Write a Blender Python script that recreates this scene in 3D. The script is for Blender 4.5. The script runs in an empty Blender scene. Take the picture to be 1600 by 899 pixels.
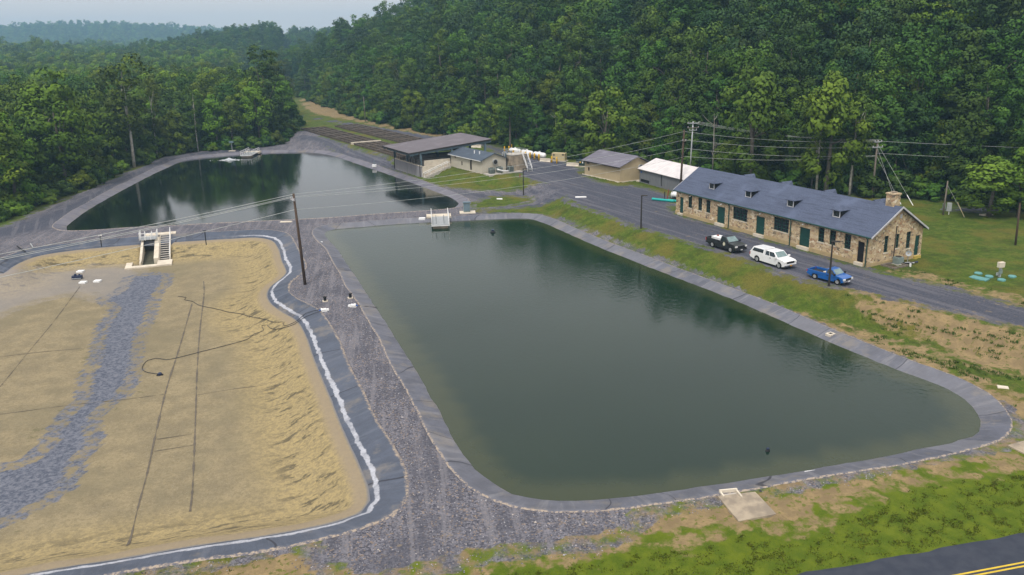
import bpy, math, random
import numpy as np
from mathutils import Vector, Matrix

random.seed(7); RNG = np.random.default_rng(11)
S = bpy.context.scene
COL = S.collection
PI = math.pi

# ---------------------------------------------------------------- camera
PITCH, ROLL, FPX, CY, CAMH = 0.2538, -0.01708, 1240.4, 387.8, 29.4
cp, sp = math.cos(PITCH), math.sin(PITCH)
F = Vector((0, cp, -sp)); U0 = Vector((0, sp, cp)); R0 = Vector((1, 0, 0))
cr, sr = math.cos(ROLL), math.sin(ROLL)
RV = cr * R0 + sr * U0; UV_ = -sr * R0 + cr * U0
cam_d = bpy.data.cameras.new('camera'); cam = bpy.data.objects.new('camera', cam_d); COL.objects.link(cam)
cam_d.sensor_width = 36; cam_d.lens = FPX / 1600 * 36
cam_d.shift_y = (CY - 449.5) / 1600
cam_d.clip_start = 1; cam_d.clip_end = 9000
M = Matrix((( RV.x, UV_.x, -F.x, 0), (RV.y, UV_.y, -F.y, 0), (RV.z, UV_.z, -F.z, CAMH), (0, 0, 0, 1)))
cam.matrix_world = M
S.camera = cam

def G(px, py, z=0.0):
    """a pixel of the photograph as a point on the horizontal plane z"""
    d = F + RV * ((px - 800) / FPX) + UV_ * ((CY - py) / FPX)
    t = (z - CAMH) / d.z
    return Vector((t * d.x, t * d.y, z))

# ---------------------------------------------------------------- nodes
def N(nt, typ, ins=None, **props):
    n = nt.nodes.new(typ)
    for k, v in props.items(): setattr(n, k, v)
    for k, v in (ins or {}).items():
        s = n.inputs[k]
        if isinstance(v, bpy.types.NodeSocket): nt.links.new(v, s)
        else: s.default_value = v
    return n
def c4(c): return (c[0], c[1], c[2], 1.0)
def mixc(nt, f, a, b, blend='MIX'):
    n = N(nt, 'ShaderNodeMix', data_type='RGBA', blend_type=blend)
    for i, v in ((0, f), (6, a), (7, b)):
        if isinstance(v, bpy.types.NodeSocket): nt.links.new(v, n.inputs[i])
        elif isinstance(v, (int, float)): n.inputs[i].default_value = v
        else: n.inputs[i].default_value = c4(v)
    return n.outputs[2]
def mth(nt, op, a, b=0.0, c=0.0, clamp=False):
    n = N(nt, 'ShaderNodeMath', operation=op, use_clamp=clamp)
    for i, v in enumerate((a, b, c)):
        if isinstance(v, bpy.types.NodeSocket): nt.links.new(v, n.inputs[i])
        else: n.inputs[i].default_value = v
    return n.outputs[0]
def smooth(nt, v, a, b, lo=0.0, hi=1.0):
    n = N(nt, 'ShaderNodeMapRange', {'Value': v, 'From Min': a, 'From Max': b, 'To Min': lo, 'To Max': hi}, interpolation_type='SMOOTHSTEP')
    return n.outputs[0]
def noise(nt, vec, scale, detail=4.0, rough=0.55):
    n = N(nt, 'ShaderNodeTexNoise', {'Scale': scale, 'Detail': detail, 'Roughness': rough})
    if vec is not None: nt.links.new(vec, n.inputs['Vector'])
    return n.outputs['Fac']
def mapping(nt, vec, scale=(1, 1, 1), rot=(0, 0, 0), kind='POINT'):
    n = N(nt, 'ShaderNodeMapping', {'Scale': scale, 'Rotation': rot}, vector_type=kind); nt.links.new(vec, n.inputs['Vector'])
    return n.outputs[0]
def attr(nt, name):
    return N(nt, 'ShaderNodeAttribute', attribute_name=name).outputs['Fac']
def newmat(name):
    m = bpy.data.materials.new(name); m.use_nodes = True
    nt = m.node_tree; b = nt.nodes['Principled BSDF']
    return m, nt, b
def bump(nt, b, h, strength=0.3, dist=0.05):
    n = N(nt, 'ShaderNodeBump', {'Strength': strength, 'Distance': dist, 'Height': h})
    nt.links.new(n.outputs[0], b.inputs['Normal'])
def pm(name, col, col2=None, scale=3.0, rough=0.75, metal=0.0, bmp=0.0, spec=0.3, detail=5, coat=0.0, objco=True, stretch=(1, 1, 1)):
    m, nt, b = newmat(name)
    b.inputs['Roughness'].default_value = rough; b.inputs['Metallic'].default_value = metal
    b.inputs['Specular IOR Level'].default_value = spec
    b.inputs['Coat Weight'].default_value = coat
    col2 = col2 or tuple(v * 0.78 for v in col)
    tc = N(nt, 'ShaderNodeTexCoord').outputs['Object']
    tc = mapping(nt, tc, stretch)
    f = smooth(nt, noise(nt, tc, scale, detail), 0.35, 0.65)
    f2 = noise(nt, tc, scale * 7, 3)
    c = mixc(nt, f, col, col2)
    c = mixc(nt, mth(nt, 'MULTIPLY', f2, 0.35), c, tuple(v * 0.7 for v in col))
    nt.links.new(c, b.inputs['Base Color'])
    if bmp: bump(nt, b, f2, bmp, 0.02)
    return m

# ---------------------------------------------------------------- mesh builder
class MB:
    def __init__(self): self.v = []; self.f = []
    def add(self, vs, fs):
        o = len(self.v); self.v += [tuple(p) for p in vs]; self.f += [tuple(i + o for i in q) for q in fs]
        return self
    def box(self, x0, x1, y0, y1, z0, z1, mt=None):
        vs = [Vector(p) for p in ((x0, y0, z0), (x1, y0, z0), (x1, y1, z0), (x0, y1, z0), (x0, y0, z1), (x1, y0, z1), (x1, y1, z1), (x0, y1, z1))]
        if mt is not None: vs = [mt @ p for p in vs]
        return self.add(vs, [(3, 2, 1, 0), (4, 5, 6, 7), (0, 1, 5, 4), (1, 2, 6, 5), (2, 3, 7, 6), (3, 0, 4, 7)])
    def hexa(self, bot, top):
        return self.add(list(bot) + list(top), [(3, 2, 1, 0), (4, 5, 6, 7), (0, 1, 5, 4), (1, 2, 6, 5), (2, 3, 7, 6), (3, 0, 4, 7)])
    def quad(self, a, b, c, d): return self.add([a, b, c, d], [(0, 1, 2, 3)])
    def tri(self, a, b, c): return self.add([a, b, c], [(0, 1, 2)])
    def slab(self, quad, thick):
        """a flat quad given thickness along minus its normal"""
        q = [Vector(p) for p in quad]; n = (q[1] - q[0]).cross(q[2] - q[0]).normalized() * thick
        return self.hexa([p - n for p in q], q)
    def prism(self, pts, axis, a0, a1):
        """2-D outline in the plane across `axis` ('y': x,z ; 'x': y,z ; 'z': x,y) extruded from a0 to a1"""
        def P(p, a):
            return (p[0], a, p[1]) if axis == 'y' else (a, p[0], p[1]) if axis == 'x' else (p[0], p[1], a)
        n = len(pts)
        vs = [P(p, a0) for p in pts] + [P(p, a1) for p in pts]
        fs = [tuple(range(n)), tuple(range(2 * n - 1, n - 1, -1))] + [(i, i + n, (i + 1) % n + n, (i + 1) % n) for i in range(n)]
        return self.add(vs, fs)
    def tube(self, pts, r, n=8, cap=True):
        pts = [Vector(p) for p in pts]
        rs = r if isinstance(r, (list, tuple)) else [r] * len(pts)
        o = len(self.v); k = len(pts)
        for i, p in enumerate(pts):
            t = (pts[min(i + 1, k - 1)] - pts[max(i - 1, 0)]).normalized()
            a = Vector((0, 0, 1)) if abs(t.z) < 0.9 else Vector((1, 0, 0))
            u = t.cross(a).normalized(); w = t.cross(u)
            for j in range(n):
                an = 2 * PI * j / n
                self.v.append(tuple(p + (u * math.cos(an) + w * math.sin(an)) * rs[i]))
        for i in range(k - 1):
            for j in range(n):
                self.f.append((o + i * n + j, o + i * n + (j + 1) % n, o + (i + 1) * n + (j + 1) % n, o + (i + 1) * n + j))
        if cap:
            self.f.append(tuple(o + j for j in range(n - 1, -1, -1))); self.f.append(tuple(o + (k - 1) * n + j for j in range(n)))
        return self
    def build(self, name, mat, parent=None, smooth=False, bevel=0.0, seg=2):
        me = bpy.data.meshes.new(name)
        me.from_pydata(self.v, [], self.f); me.update()
        import bmesh
        bm = bmesh.new(); bm.from_mesh(me); bmesh.ops.recalc_face_normals(bm, faces=bm.faces); bm.to_mesh(me); bm.free()
        me.materials.append(mat)
        if smooth: me.polygons.foreach_set('use_smooth', [True] * len(me.polygons))
        o = bpy.data.objects.new(name, me); COL.objects.link(o)
        if parent: o.parent = parent
        if bevel:
            md = o.modifiers.new('bevel', 'BEVEL'); md.width = bevel; md.segments = seg; md.limit_method = 'ANGLE'; md.angle_limit = 0.6
        return o

def tag(o, label=None, cat=None, group=None, kind=None):
    if label: o['label'] = label
    if cat: o['category'] = cat
    if group: o['group'] = group
    if kind: o['kind'] = kind
    return o
def thing(name, label, cat, loc=(0, 0, 0), rz=0.0, group=None):
    o = bpy.data.objects.new(name, None); COL.objects.link(o)
    o.empty_display_size = 0.3
    o.location = loc; o.rotation_euler = (0, 0, rz)
    return tag(o, label, cat, group)
def kids(o): return [c for c in list(bpy.data.objects) if c.parent == o]
def dup(root, loc, rz=None, label=None, group=None, ch=None, gch=None):
    r = root.copy(); COL.objects.link(r); r.location = loc
    if rz is not None: r.rotation_euler = (0, 0, rz)
    if label: r['label'] = label
    if group: r['group'] = group
    for c in (ch if ch is not None else kids(root)):
        k = c.copy(); COL.objects.link(k); k.parent = r
        for g in (kids(c) if gch is None else gch.get(c.name, [])):
            q = g.copy(); COL.objects.link(q); q.parent = k
    return r

# ---------------------------------------------------------------- 2-D tools
def spline(pts, step=1.0, closed=True):
    P = np.array([(p[0], p[1]) for p in pts], float); n = len(P); out = []
    rng = range(n) if closed else range(n - 1)
    for i in rng:
        g = (lambda k: P[k % n]) if closed else (lambda k: P[min(max(k, 0), n - 1)])
        p0, p1, p2, p3 = g(i - 1), g(i), g(i + 1), g(i + 2)
        d = np.linalg.norm(p2 - p1); m = max(1, int(d / step))
        # centripetal tangents keep the curve from overshooting where points are unevenly spaced
        a = max(np.linalg.norm(p1 - p0), 1e-6) ** .5; b = max(d, 1e-6) ** .5; c = max(np.linalg.norm(p3 - p2), 1e-6) ** .5
        m1 = b * ((p1 - p0) / a - (p2 - p0) / (a + b) + (p2 - p1) / b)
        m2 = b * ((p2 - p1) / b - (p3 - p1) / (b + c) + (p3 - p2) / c)
        for k in range(m):
            t = k / m
            out.append((2*t**3-3*t*t+1)*p1 + (t**3-2*t*t+t)*m1 + (-2*t**3+3*t*t)*p2 + (t**3-t*t)*m2)
    if not closed: out.append(P[-1])
    return np.array(out)
def px_poly(pts, z=0.0):
    return [tuple(G(p[0], p[1], p[2] if len(p) > 2 else z).xy) for p in pts]
def sdist(poly, X, Y, margin=14.0, far=60.0):
    """signed distance to a closed polygon, negative inside; `far` where clearly outside"""
    X = np.asarray(X, float); Y = np.asarray(Y, float)
    out = np.full(X.shape, far)
    x0, y0 = poly.min(0) - margin; x1, y1 = poly.max(0) + margin
    m = (X > x0) & (X < x1) & (Y > y0) & (Y < y1)
    x, y = X[m], Y[m]
    if x.size == 0: return out
    d2 = np.full(x.shape, 1e12); ins = np.zeros(x.shape, bool)
    n = len(poly)
    for i in range(n):
        ax, ay = poly[i]; bx, by = poly[(i + 1) % n]
        ex, ey = bx - ax, by - ay; L = ex * ex + ey * ey
        if L < 1e-12: continue
        t = np.clip(((x - ax) * ex + (y - ay) * ey) / L, 0, 1)
        d2 = np.minimum(d2, (x - ax - t * ex) ** 2 + (y - ay - t * ey) ** 2)
        if ay != by:
            c = ((ay > y) != (by > y)) & (x < (bx - ax) * (y - ay) / (by - ay) + ax)
            ins ^= c
    d = np.sqrt(d2); d[ins] *= -1
    out[m] = np.minimum(d, far)
    return out
def sstep(a, b, x):
    t = np.clip((x - a) / (b - a), 0, 1); return t * t * (3 - 2 * t)

# ---------------------------------------------------------------- plan of the place (outlines read off the photograph, put on their own level)
ZW = -0.5      # water level below the bank tops (z = 0)
ZP = 1.8       # level of the yard and the buildings
near_edge = spline(px_poly([(512,361),(560,355.5),(620,350.5),(700,346.5),(780,342.5),(825,342),(850,349),(880,362),(935,386),(1000,412),(1075,441),(1150,470),(1225,503),(1300,536),(1400,577),(1465,601),(1508,624),(1528,648),(1533,667),(1518,682),(1460,698),(1350,720),(1200,745),(1050,768),(960,780),(900,783.5),(848,782),(800,772),(768,755),(742,733),(715,697),(690,650),(660,598),(630,548),(600,501),(560,440),(530,394)], ZW), 1.0)
far_edge = spline(px_poly([(103,357),(112,347),(140,327),(200,293),(260,263),(295,250),(340,245),(400,240.5),(455,238.5),(490,239),(520,244),(560,257),(620,277.5),(680,299.5),(708,311),(716,319),(705,326.5),(650,331.5),(600,335),(500,342),(400,347),(300,352),(200,357),(140,361),(112,361.5)], ZW), 1.2)
basin_edge = spline(px_poly([(300,374),(360,370.5),(402,368.5),(428,373),(440,386),(446,405),(453,424),(443,435),(428,447),(424,460),(432,473),(450,485),(470,497),(484,518),(500,560),(524,615),(548,672),(572,722),(586,758),(588,780),(572,802),(530,817),(430,838),(300,857),(180,878),(50,899)], ZW)
                    + [(-45, 34), (-70, 33), (-82, 60), (-80, 95), (-72.5, 108)] + px_poly([(0,425),(25,409),(60,397),(120,388),(210,380)], ZW), 1.0)
_pa = G(639, 240, 5.6); _c, _s = math.cos(math.radians(29.5)), math.sin(math.radians(29.5))
PAVPTS = [(_pa.x + _c * x - _s * y, _pa.y + _s * x + _c * y) for x, y in ((11, -1), (10.5, 3), (10.5, 12), (9.5, 16.5))]
pad_poly = spline(px_poly([(1760,555),(1600,514),(1500,490),(1400,469),(1330,454),(1291,446),(1243,435),(1210,425),(1178,412),(1128,394.5),(1080,381),(1040,368),(1000,357),(950,338),(905,318),(890,303),(872,292),(830,279),(790,273),(740,272),(712,268)], ZP) + PAVPTS + px_poly([(560,235),(500,222),(478,213),(455,205),(430,180),(440,172)], ZP)
                  + [(-150, 520), (-60, 560), (200, 500), (260, 120), (120, 60)], 4.0)
hill_line = np.array([(-250, 900), (-190, 640), (-150, 510)] + px_poly([(468,152),(505,166),(560,185),(620,199.5),(700,213),(790,231),(850,240),(900,248),(950,252),(1000,262),(1100,275),(1250,299),(1350,306),(1450,312),(1520,320),(1600,330)], 2.0) + [(112, 98), (160, 60), (210, 10)])
left_line = np.array([(-92, 60), (-92, 110)] + px_poly([(-10,345),(60,322),(110,301),(160,281),(215,258),(245,246),(290,238),(345,234),(400,230),(440,224),(466,212),(475,204),(462,192),(446,182),(440,174)], 0.5) + [(-150, 470), (-215, 640), (-330, 900)])
OUT = G(251, 367, 0); OC, OS = math.cos(math.radians(-70)), math.sin(math.radians(-70))
def side_dist(line, X, Y, sign):
    """distance to an open polyline, positive on one side"""
    X = np.asarray(X, float); Y = np.asarray(Y, float)
    d2 = np.full(X.shape, 1e12); s = np.zeros(X.shape)
    for (ax, ay), (bx, by) in zip(line[:-1], line[1:]):
        ex, ey = bx - ax, by - ay; L = ex * ex + ey * ey
        t = np.clip(((X - ax) * ex + (Y - ay) * ey) / L, 0, 1)
        dx, dy = X - ax - t * ex, Y - ay - t * ey
        q = dx * dx + dy * dy; c = ex * (Y - ay) - ey * (X - ax)
        m = q < d2 - 1e-9
        d2 = np.where(m, q, d2); s = np.where(m, c, s)
    return np.sqrt(d2) * np.sign(s) * sign
def wav(X, Y, s, k=0.0):
    return (np.sin(X / s + k) * np.cos(Y / s * 1.13 + k * 2) + 0.6 * np.sin((X + Y) / s * 1.7 + 1.3 + k) + 0.4 * np.cos((X * 0.7 - Y * 1.2) / s * 2.3 + k)) / 2
def hill_h(X, Y):
    d = side_dist(hill_line, X, Y, 1.0)
    dp = np.maximum(d - 3, 0)
    h = 66 * (1 - np.exp(-dp / 150.0)) + wav(X, Y, 38) * 3.0 * sstep(10, 60, dp)
    h *= 1 - 0.45 * sstep(330, 900, Y)
    dl = side_dist(left_line, X, Y, 1.0)
    h2 = -1.0 * sstep(2, 18, dl)
    # the ridge behind the left-hand wood and the far one across the valley
    r1 = 31 * sstep(-520, -260, X) * np.exp(-((Y - 930) / 150.0) ** 2) * (d < 0)
    r2 = (66 + 5 * np.sin(X / 130.0)) * np.exp(-((Y - 2650) / 330.0) ** 2) * (1 - 0.45 * sstep(-1150, -750, X))
    return h, h2 + r1 + r2, d, dl
def terrain(X, Y, want=False):
    X = np.asarray(X, float); Y = np.asarray(Y, float)
    sp_ = sdist(pad_poly, X, Y, 10, 60)
    z = ZP * (1 - sstep(-0.3, 6.0, sp_))
    sn, sf, sb = sdist(near_edge, X, Y), sdist(far_edge, X, Y), sdist(basin_edge, X, Y)
    for s in (sn, sf):
        bz = np.where(s > 0, (s - 1.7) * 0.5 / 1.7, np.maximum(-0.5 + s * 0.4, -2.0))
        z = np.where(s >= 1.7, np.minimum(z, .01 + np.maximum(s - 2.1, 0) * .42), z)
        z = np.where(s < 1.7, np.minimum(z, bz - 0.16 * sstep(1.75, 1.2, s)), z)
    bz = np.where(sb > 0, (sb - 1.9) * 0.5 / 1.9, -0.5 - 1.85 * sstep(0, 5.5, -sb) - 0.25 * sstep(5, 25, -sb) + 0.10 * wav(X, Y, 1.3) * sstep(0.4, 1.5, -sb) * sstep(7, 4, -sb))
    z = np.where(sb < 1.9, np.minimum(z, bz - 0.16 * sstep(1.95, 1.4, sb) * sstep(-1.4, -0.4, sb)), z)
    # the outlet box is let into the slope of the empty pond
    ex, ey = X - OUT.x, Y - OUT.y; lx, ly = ex * OC + ey * OS, -ex * OS + ey * OC
    z = np.where((lx > 1.7) & (lx < 10.5) & (ly > -2.6) & (ly < 1.5), np.minimum(z, -3.0), z)
    h, h2, d, dl = hill_h(X, Y)
    z = z + np.maximum(h, 0) + h2
    # gentle lumps on open ground
    lump = wav(X, Y, 6.0) * 0.06
    return (z, sp_, sn, sf, sb, d, dl) if want else z
def T(x, y): return float(terrain(np.array([x]), np.array([y]))[0])
def GT(px, py, z0=0.0):
    p = G(px, py, z0)
    for _ in range(6): p = G(px, py, T(p.x, p.y))
    return p
# ---------------------------------------------------------------- ground sheet
def axis(lo, hi, step, far_lo, far_hi):
    a = list(np.arange(lo, hi + 1e-6, step)); s = step
    while a[-1] < far_hi: s = min(s * 1.13, 60); a.append(a[-1] + s)
    s = step
    while a[0] > far_lo: s = min(s * 1.13, 60); a.insert(0, a[0] - s)
    return np.array(a)
XS = axis(-84, 74, 0.5, -3000, 1300); YS = axis(30, 215, 0.55, 20, 3150)
XX, YY = np.meshgrid(XS, YS)
ZZ, SP, SN, SF, SB, DH, DL = terrain(XX, YY, True)

def union(polys): 
    out = np.full(XX.shape, 60.0)
    for p, z in polys: out = np.minimum(out, sdist(spline(px_poly(p, z), 1.5), XX, YY, 8, 60))
    return out
g_main = [(545,908),(505,884),(478,853),(300,886),(150,915),(-250,970),(-330,700),(-200,420),(-60,368),(0,354),(60,330),(110,308),(160,287),(220,261),(260,246),(300,237.5),(345,234.5),(400,231),(440,225),(470,212.5),(490,213.5),(500,221),(508,232),(560,247),(610,262),(660,284),(690,291),(740,297),(800,299),(880,301),(908,318),(850,322),(780,328),(742,331),(790,333.5),(840,336),(870,343),(940,371),(1010,398.5),(1100,433.5),(1200,475),(1300,516.5),(1400,558),(1475,588),(1548,625),(1583,655),(1586,676),(1560,697),(1420,722),(1280,750),(1180,771),(1080,787),(1005,803),(985,830),(930,852),(860,856),(740,872),(630,900),(580,912)]
g_isle = [(738,323),(752,309),(775,303.5),(805,303.5),(836,309),(805,317),(765,322)]
g_pad = [(1760,553),(1600,514),(1500,490),(1400,469),(1330,454),(1291,446),(1243,435),(1210,425),(1178,412),(1128,394.5),(1080,381),(1040,368),(1000,356.5),(940,334),(897,318),(880,306),(885,297),(850,287),(815,277),(808,268),(795,250),(770,236),(740,226),(700,221),(690,217),(740,222),(780,232),(815,240),(850,247),(885,254),(905,262),(913,275),(960,290),(985,290),(1020,297),(1050,308),(1054,331),(1150,361),(1250,389),(1354,419.5),(1400,431),(1450,442),(1600,479),(1760,522)]
g_back = [(436,175),(480,181.5),(540,190.5),(600,200.5),(650,209),(690,217),(700,224),(690,222),(640,213.5),(590,205),(540,196),(490,187),(440,179.5)]
g_front = [(468,212),(500,214),(540,226),(580,237),(615,247),(640,258),(625,257),(590,248),(550,238),(510,225),(490,220),(470,216)]
g_lawn = [(1478,328),(1500,324.5),(1550,327),(1580,329),(1545,331.5),(1500,331)]
GS = union([(g_main, 0.0), (g_pad, ZP), (g_back, ZP), (g_front, ZP), (g_lawn, ZP)])
ROAD = union([([p for p in g_pad], ZP), (g_back, ZP), (g_front, ZP), (g_lawn, ZP), ([(738,321),(765,323),(805,317.5),(850,310),(905,300),(905,320),(850,323),(780,329),(742,331)], .6), ([(660,284),(690,291),(740,297),(800,299),(880,301),(880,306),(800,303),(750,305),(700,296)], .6), ([(-60,368),(0,356),(60,338),(110,317),(200,272),(260,249),(300,240),(400,233),(400,236),(300,243),(262,253),(205,280),(120,330),(70,358),(0,372)], 0)])
GS = np.maximum(GS, -union([(g_isle, 0.4)]))
d_slope = [(1215,478),(1300,497),(1380,520),(1450,546),(1530,585),(1600,612),(1660,640),(1640,668),(1590,650),(1548,622),(1475,586),(1400,557),(1300,515)]
d_road = [(1330,450),(1420,472),(1500,490),(1600,515),(1700,540),(1700,580),(1600,560),(1520,540),(1440,505),(1370,478)]
d_bot = [(985,812),(1090,787),(1200,768),(1300,747),(1450,717),(1560,698),(1640,690),(1660,712),(1560,728),(1420,752),(1300,800),(1240,830),(1170,812),(1110,835),(1040,845),(980,845)]
d_apr = [(770,800),(900,812),(985,806),(1000,835),(930,858),(850,872),(740,885),(620,912),(560,915),(480,915),(330,915),(240,900),(300,886),(478,853),(520,868),(620,895),(760,860),(860,845)]
d_patch = [(850,326),(930,333),(985,352),(1010,366),(960,370),(900,347)]
d_lawn = [(1400,424),(1440,428),(1500,445),(1560,458),(1600,468),(1590,476),(1500,452),(1420,433)]
d_brush = [(462,150),(500,160),(560,182),(620,197),(700,211),(690,216),(640,208),(590,199),(540,188),(490,178)]
DS = union([(d_slope, 0.6), (d_road, ZP), (d_bot, 0.0), (d_apr, 0.0), (d_lawn, ZP)])
DS = np.minimum(DS, union([(d_brush, ZP)]) + .9)
fl_stream = [(205,434),(258,428),(260,442),(246,460),(240,474),(234,498),(222,520),(214,556),(208,590),(190,618),(160,640),(146,658),(144,690),(122,722),(105,760),(60,792),(10,818),(-30,835),(-30,738),(30,725),(70,700),(85,668),(130,618),(133,590),(150,560),(152,530),(163,505),(178,480),(160,470),(190,452)]
fl_grey = [(90,425),(150,418),(205,418),(225,430),(215,455),(170,470),(110,462),(40,478),(-20,500),(-40,440),(20,437)]
SS = sdist(spline(px_poly(fl_stream, -2.55), 0.8), XX, YY, 8, 30)
SG = sdist(spline(px_poly(fl_grey, -2.5), 0.8), XX, YY, 8, 30)
ZZ = ZZ - 0.12 * sstep(0.3, -0.8, SS)
# rough stones and wheel ruts on open gravel, tussocks on grass
ZZ = ZZ + np.where((GS > 0.5) & (SB > 2) & (SN > 2) & (SF > 2), 0.05 * RNG.standard_normal(XX.shape), np.where((SB > 2.3) & (SN > 2.2) & (SF > 2.2), 0.008 * RNG.standard_normal(XX.shape), 0))
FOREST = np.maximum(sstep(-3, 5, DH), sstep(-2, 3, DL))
LUSH = sstep(48.5, 45.5, YY - 0.24 * XX) * (XX > -14)      # the mown verge beside the road

ny, nx = XX.shape
vid = np.arange(ny * nx).reshape(ny, nx)
quads = np.stack([vid[:-1, :-1], vid[:-1, 1:], vid[1:, 1:], vid[1:, :-1]], -1).reshape(-1, 4)
def fc(A): return ((A[:-1, :-1] + A[:-1, 1:] + A[1:, 1:] + A[1:, :-1]) / 4).ravel()
fGS, fSB, fSN, fSF = fc(GS), fc(SB), fc(SN), fc(SF)
floor_m = fSB < -0.05
under = ((fSN < -3) | (fSF < -3))
grav_m = (fGS < 0) & ~floor_m & ~under
grass_m = (fGS >= 0) & ~floor_m & ~under
allv = np.stack([XX.ravel(), YY.ravel(), ZZ.ravel()], -1)
def sheet(name, mask, mat, attrs):
    q = quads[mask]; u, inv = np.unique(q, return_inverse=True); q = inv.reshape(-1, 4)
    me = bpy.data.meshes.new(name)
    me.vertices.add(len(u)); me.vertices.foreach_set('co', allv[u].astype(np.float32).ravel())
    me.loops.add(q.size); me.loops.foreach_set('vertex_index', q.ravel().astype(np.int32))
    me.polygons.add(len(q)); me.polygons.foreach_set('loop_start', np.arange(0, q.size, 4, dtype=np.int32)); me.polygons.foreach_set('loop_total', np.full(len(q), 4, dtype=np.int32))
    me.polygons.foreach_set('use_smooth', np.ones(len(q), bool))
    me.update(calc_edges=True); me.validate()
    for k, A in attrs.items():
        a = me.attributes.new(k, 'FLOAT', 'POINT'); a.data.foreach_set('value', A.ravel()[u].astype(np.float32))
    me.materials.append(mat)
    o = bpy.data.objects.new(name, me); COL.objects.link(o)
    return tag(o, kind='structure')

# ground material: gravel, grass and dry earth meet along ragged edges
gm, nt, b = newmat('ground')
pos = N(nt, 'ShaderNodeNewGeometry').outputs['Position']
gs, ds, fo, lu = attr(nt, 'gravel'), attr(nt, 'dry'), attr(nt, 'forest'), attr(nt, 'lush')
w = mth(nt, 'MULTIPLY', mth(nt, 'SUBTRACT', noise(nt, pos, 0.45, 7, .65), .5), 2.0)
gmask = smooth(nt, mth(nt, 'ADD', gs, w), 0.22, -0.22)
nb = noise(nt, pos, 0.16, 4); nm = noise(nt, pos, 0.9, 5, .6); nf = noise(nt, pos, 5.0, 4, .7); nh = noise(nt, pos, 17.0, 2, .7)
grass = mixc(nt, smooth(nt, nm, .35, .65), (.042, .080, .006), (.088, .122, .014))
mot = noise(nt, pos, .42, 6, .68)
grass = mixc(nt, mth(nt, 'MULTIPLY', smooth(nt, mot, .50, .62), .6), grass, (.038, .050, .010))
grass = mixc(nt, mth(nt, 'MULTIPLY', smooth(nt, mot, .44, .34), .5), grass, (.130, .112, .035))
grass = mixc(nt, mth(nt, 'MULTIPLY', smooth(nt, nb, .46, .66), .75), grass, (.135, .112, .022))
lush = mixc(nt, smooth(nt, nm, .35, .68), (.062, .100, .004), (.104, .138, .007))
grass = mixc(nt, lu, grass, lush)
grass = mixc(nt, mth(nt, 'MULTIPLY', smooth(nt, nf, .42, .64), mth(nt, 'SUBTRACT', .5, mth(nt, 'MULTIPLY', lu, .42))), grass, (.020, .036, .005))
grass = mixc(nt, mth(nt, 'MULTIPLY', smooth(nt, nh, .5, .72), .4), grass, (.16, .16, .035))
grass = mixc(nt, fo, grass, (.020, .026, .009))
dirt = mixc(nt, smooth(nt, nm, .35, .65), (.275, .20, .10), (.19, .14, .075))
dirt = mixc(nt, mth(nt, 'MULTIPLY', smooth(nt, nf, .46, .62), .5), dirt, (.17, .125, .065))
tuft = smooth(nt, noise(nt, pos, 1.7, 5, .7), .55, .60)
dirt = mixc(nt, mth(nt, 'MULTIPLY', tuft, .75), dirt, grass)
dw = mth(nt, 'MULTIPLY', mth(nt, 'SUBTRACT', noise(nt, pos, 0.55, 6, .65), .5), 7.0)
dmask = smooth(nt, mth(nt, 'ADD', ds, dw), 0.55, -0.55)
land = mixc(nt, dmask, grass, dirt)
# broken stone: voronoi stones of many greys, finer dust in between, long wheel tracks
vor = N(nt, 'ShaderNodeTexVoronoi', {'Scale': 8.5, 'Randomness': 1.0}); nt.links.new(pos, vor.inputs['Vector'])
sepv = N(nt, 'ShaderNodeSeparateColor', {'Color': vor.outputs['Color']})
stone = mixc(nt, sepv.outputs[0], (.045, .046, .060), (.215, .208, .232))
stone = mixc(nt, smooth(nt, sepv.outputs[1], .86, .95), stone, (.26, .20, .15))
stone = mixc(nt, mth(nt, 'MULTIPLY', smooth(nt, nf, .42, .60), .5), stone, (.062, .064, .082))
stone = mixc(nt, mth(nt, 'MULTIPLY', smooth(nt, noise(nt, pos, .24, 5, .65), .44, .62), .6), stone, (.068, .070, .088))
tr = noise(nt, mapping(nt, pos, (26, 1.1, 1), (0, 0, math.radians(-62)), 'TEXTURE'), 1.0, 4, .6)
tr2 = noise(nt, mapping(nt, pos, (14, .8, 1), (0, 0, math.radians(99)), 'TEXTURE'), 1.0, 5, .65)
stone = mixc(nt, mth(nt, 'MULTIPLY', smooth(nt, tr2, .50, .64), .55), stone, (.195, .186, .200))
stone = mixc(nt, mth(nt, 'MULTIPLY', smooth(nt, tr2, .46, .36), .45), stone, (.065, .066, .080))
ro = smooth(nt, mth(nt, 'ADD', attr(nt, 'road'), w), 1.2, -1.2)
rst = mixc(nt, smooth(nt, nf, .38, .62), (.030, .036, .054), (.052, .059, .080))
rst = mixc(nt, mth(nt, 'MULTIPLY', smooth(nt, tr, .50, .60), .6), rst, (.125, .122, .138))
rst = mixc(nt, mth(nt, 'MULTIPLY', sepv.outputs[0], .25), rst, (.14, .14, .17))
stone = mixc(nt, mth(nt, 'MULTIPLY', ro, .85), stone, rst)
sprig = mth(nt, 'MULTIPLY', smooth(nt, noise(nt, pos, .8, 6, .7), .60, .66), smooth(nt, gs, -6.0, -.5))
stone = mixc(nt, mth(nt, 'MULTIPLY', sprig, .6), stone, (.25, .19, .11))
col = mixc(nt, gmask, land, stone)
nt.links.new(col, b.inputs['Base Color'])
b.inputs['Roughness'].default_value = .92; b.inputs['Specular IOR Level'].default_value = .15
bump(nt, b, mth(nt, 'ADD', mth(nt, 'MULTIPLY', nf, .7), nh), .55, .12)

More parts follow.
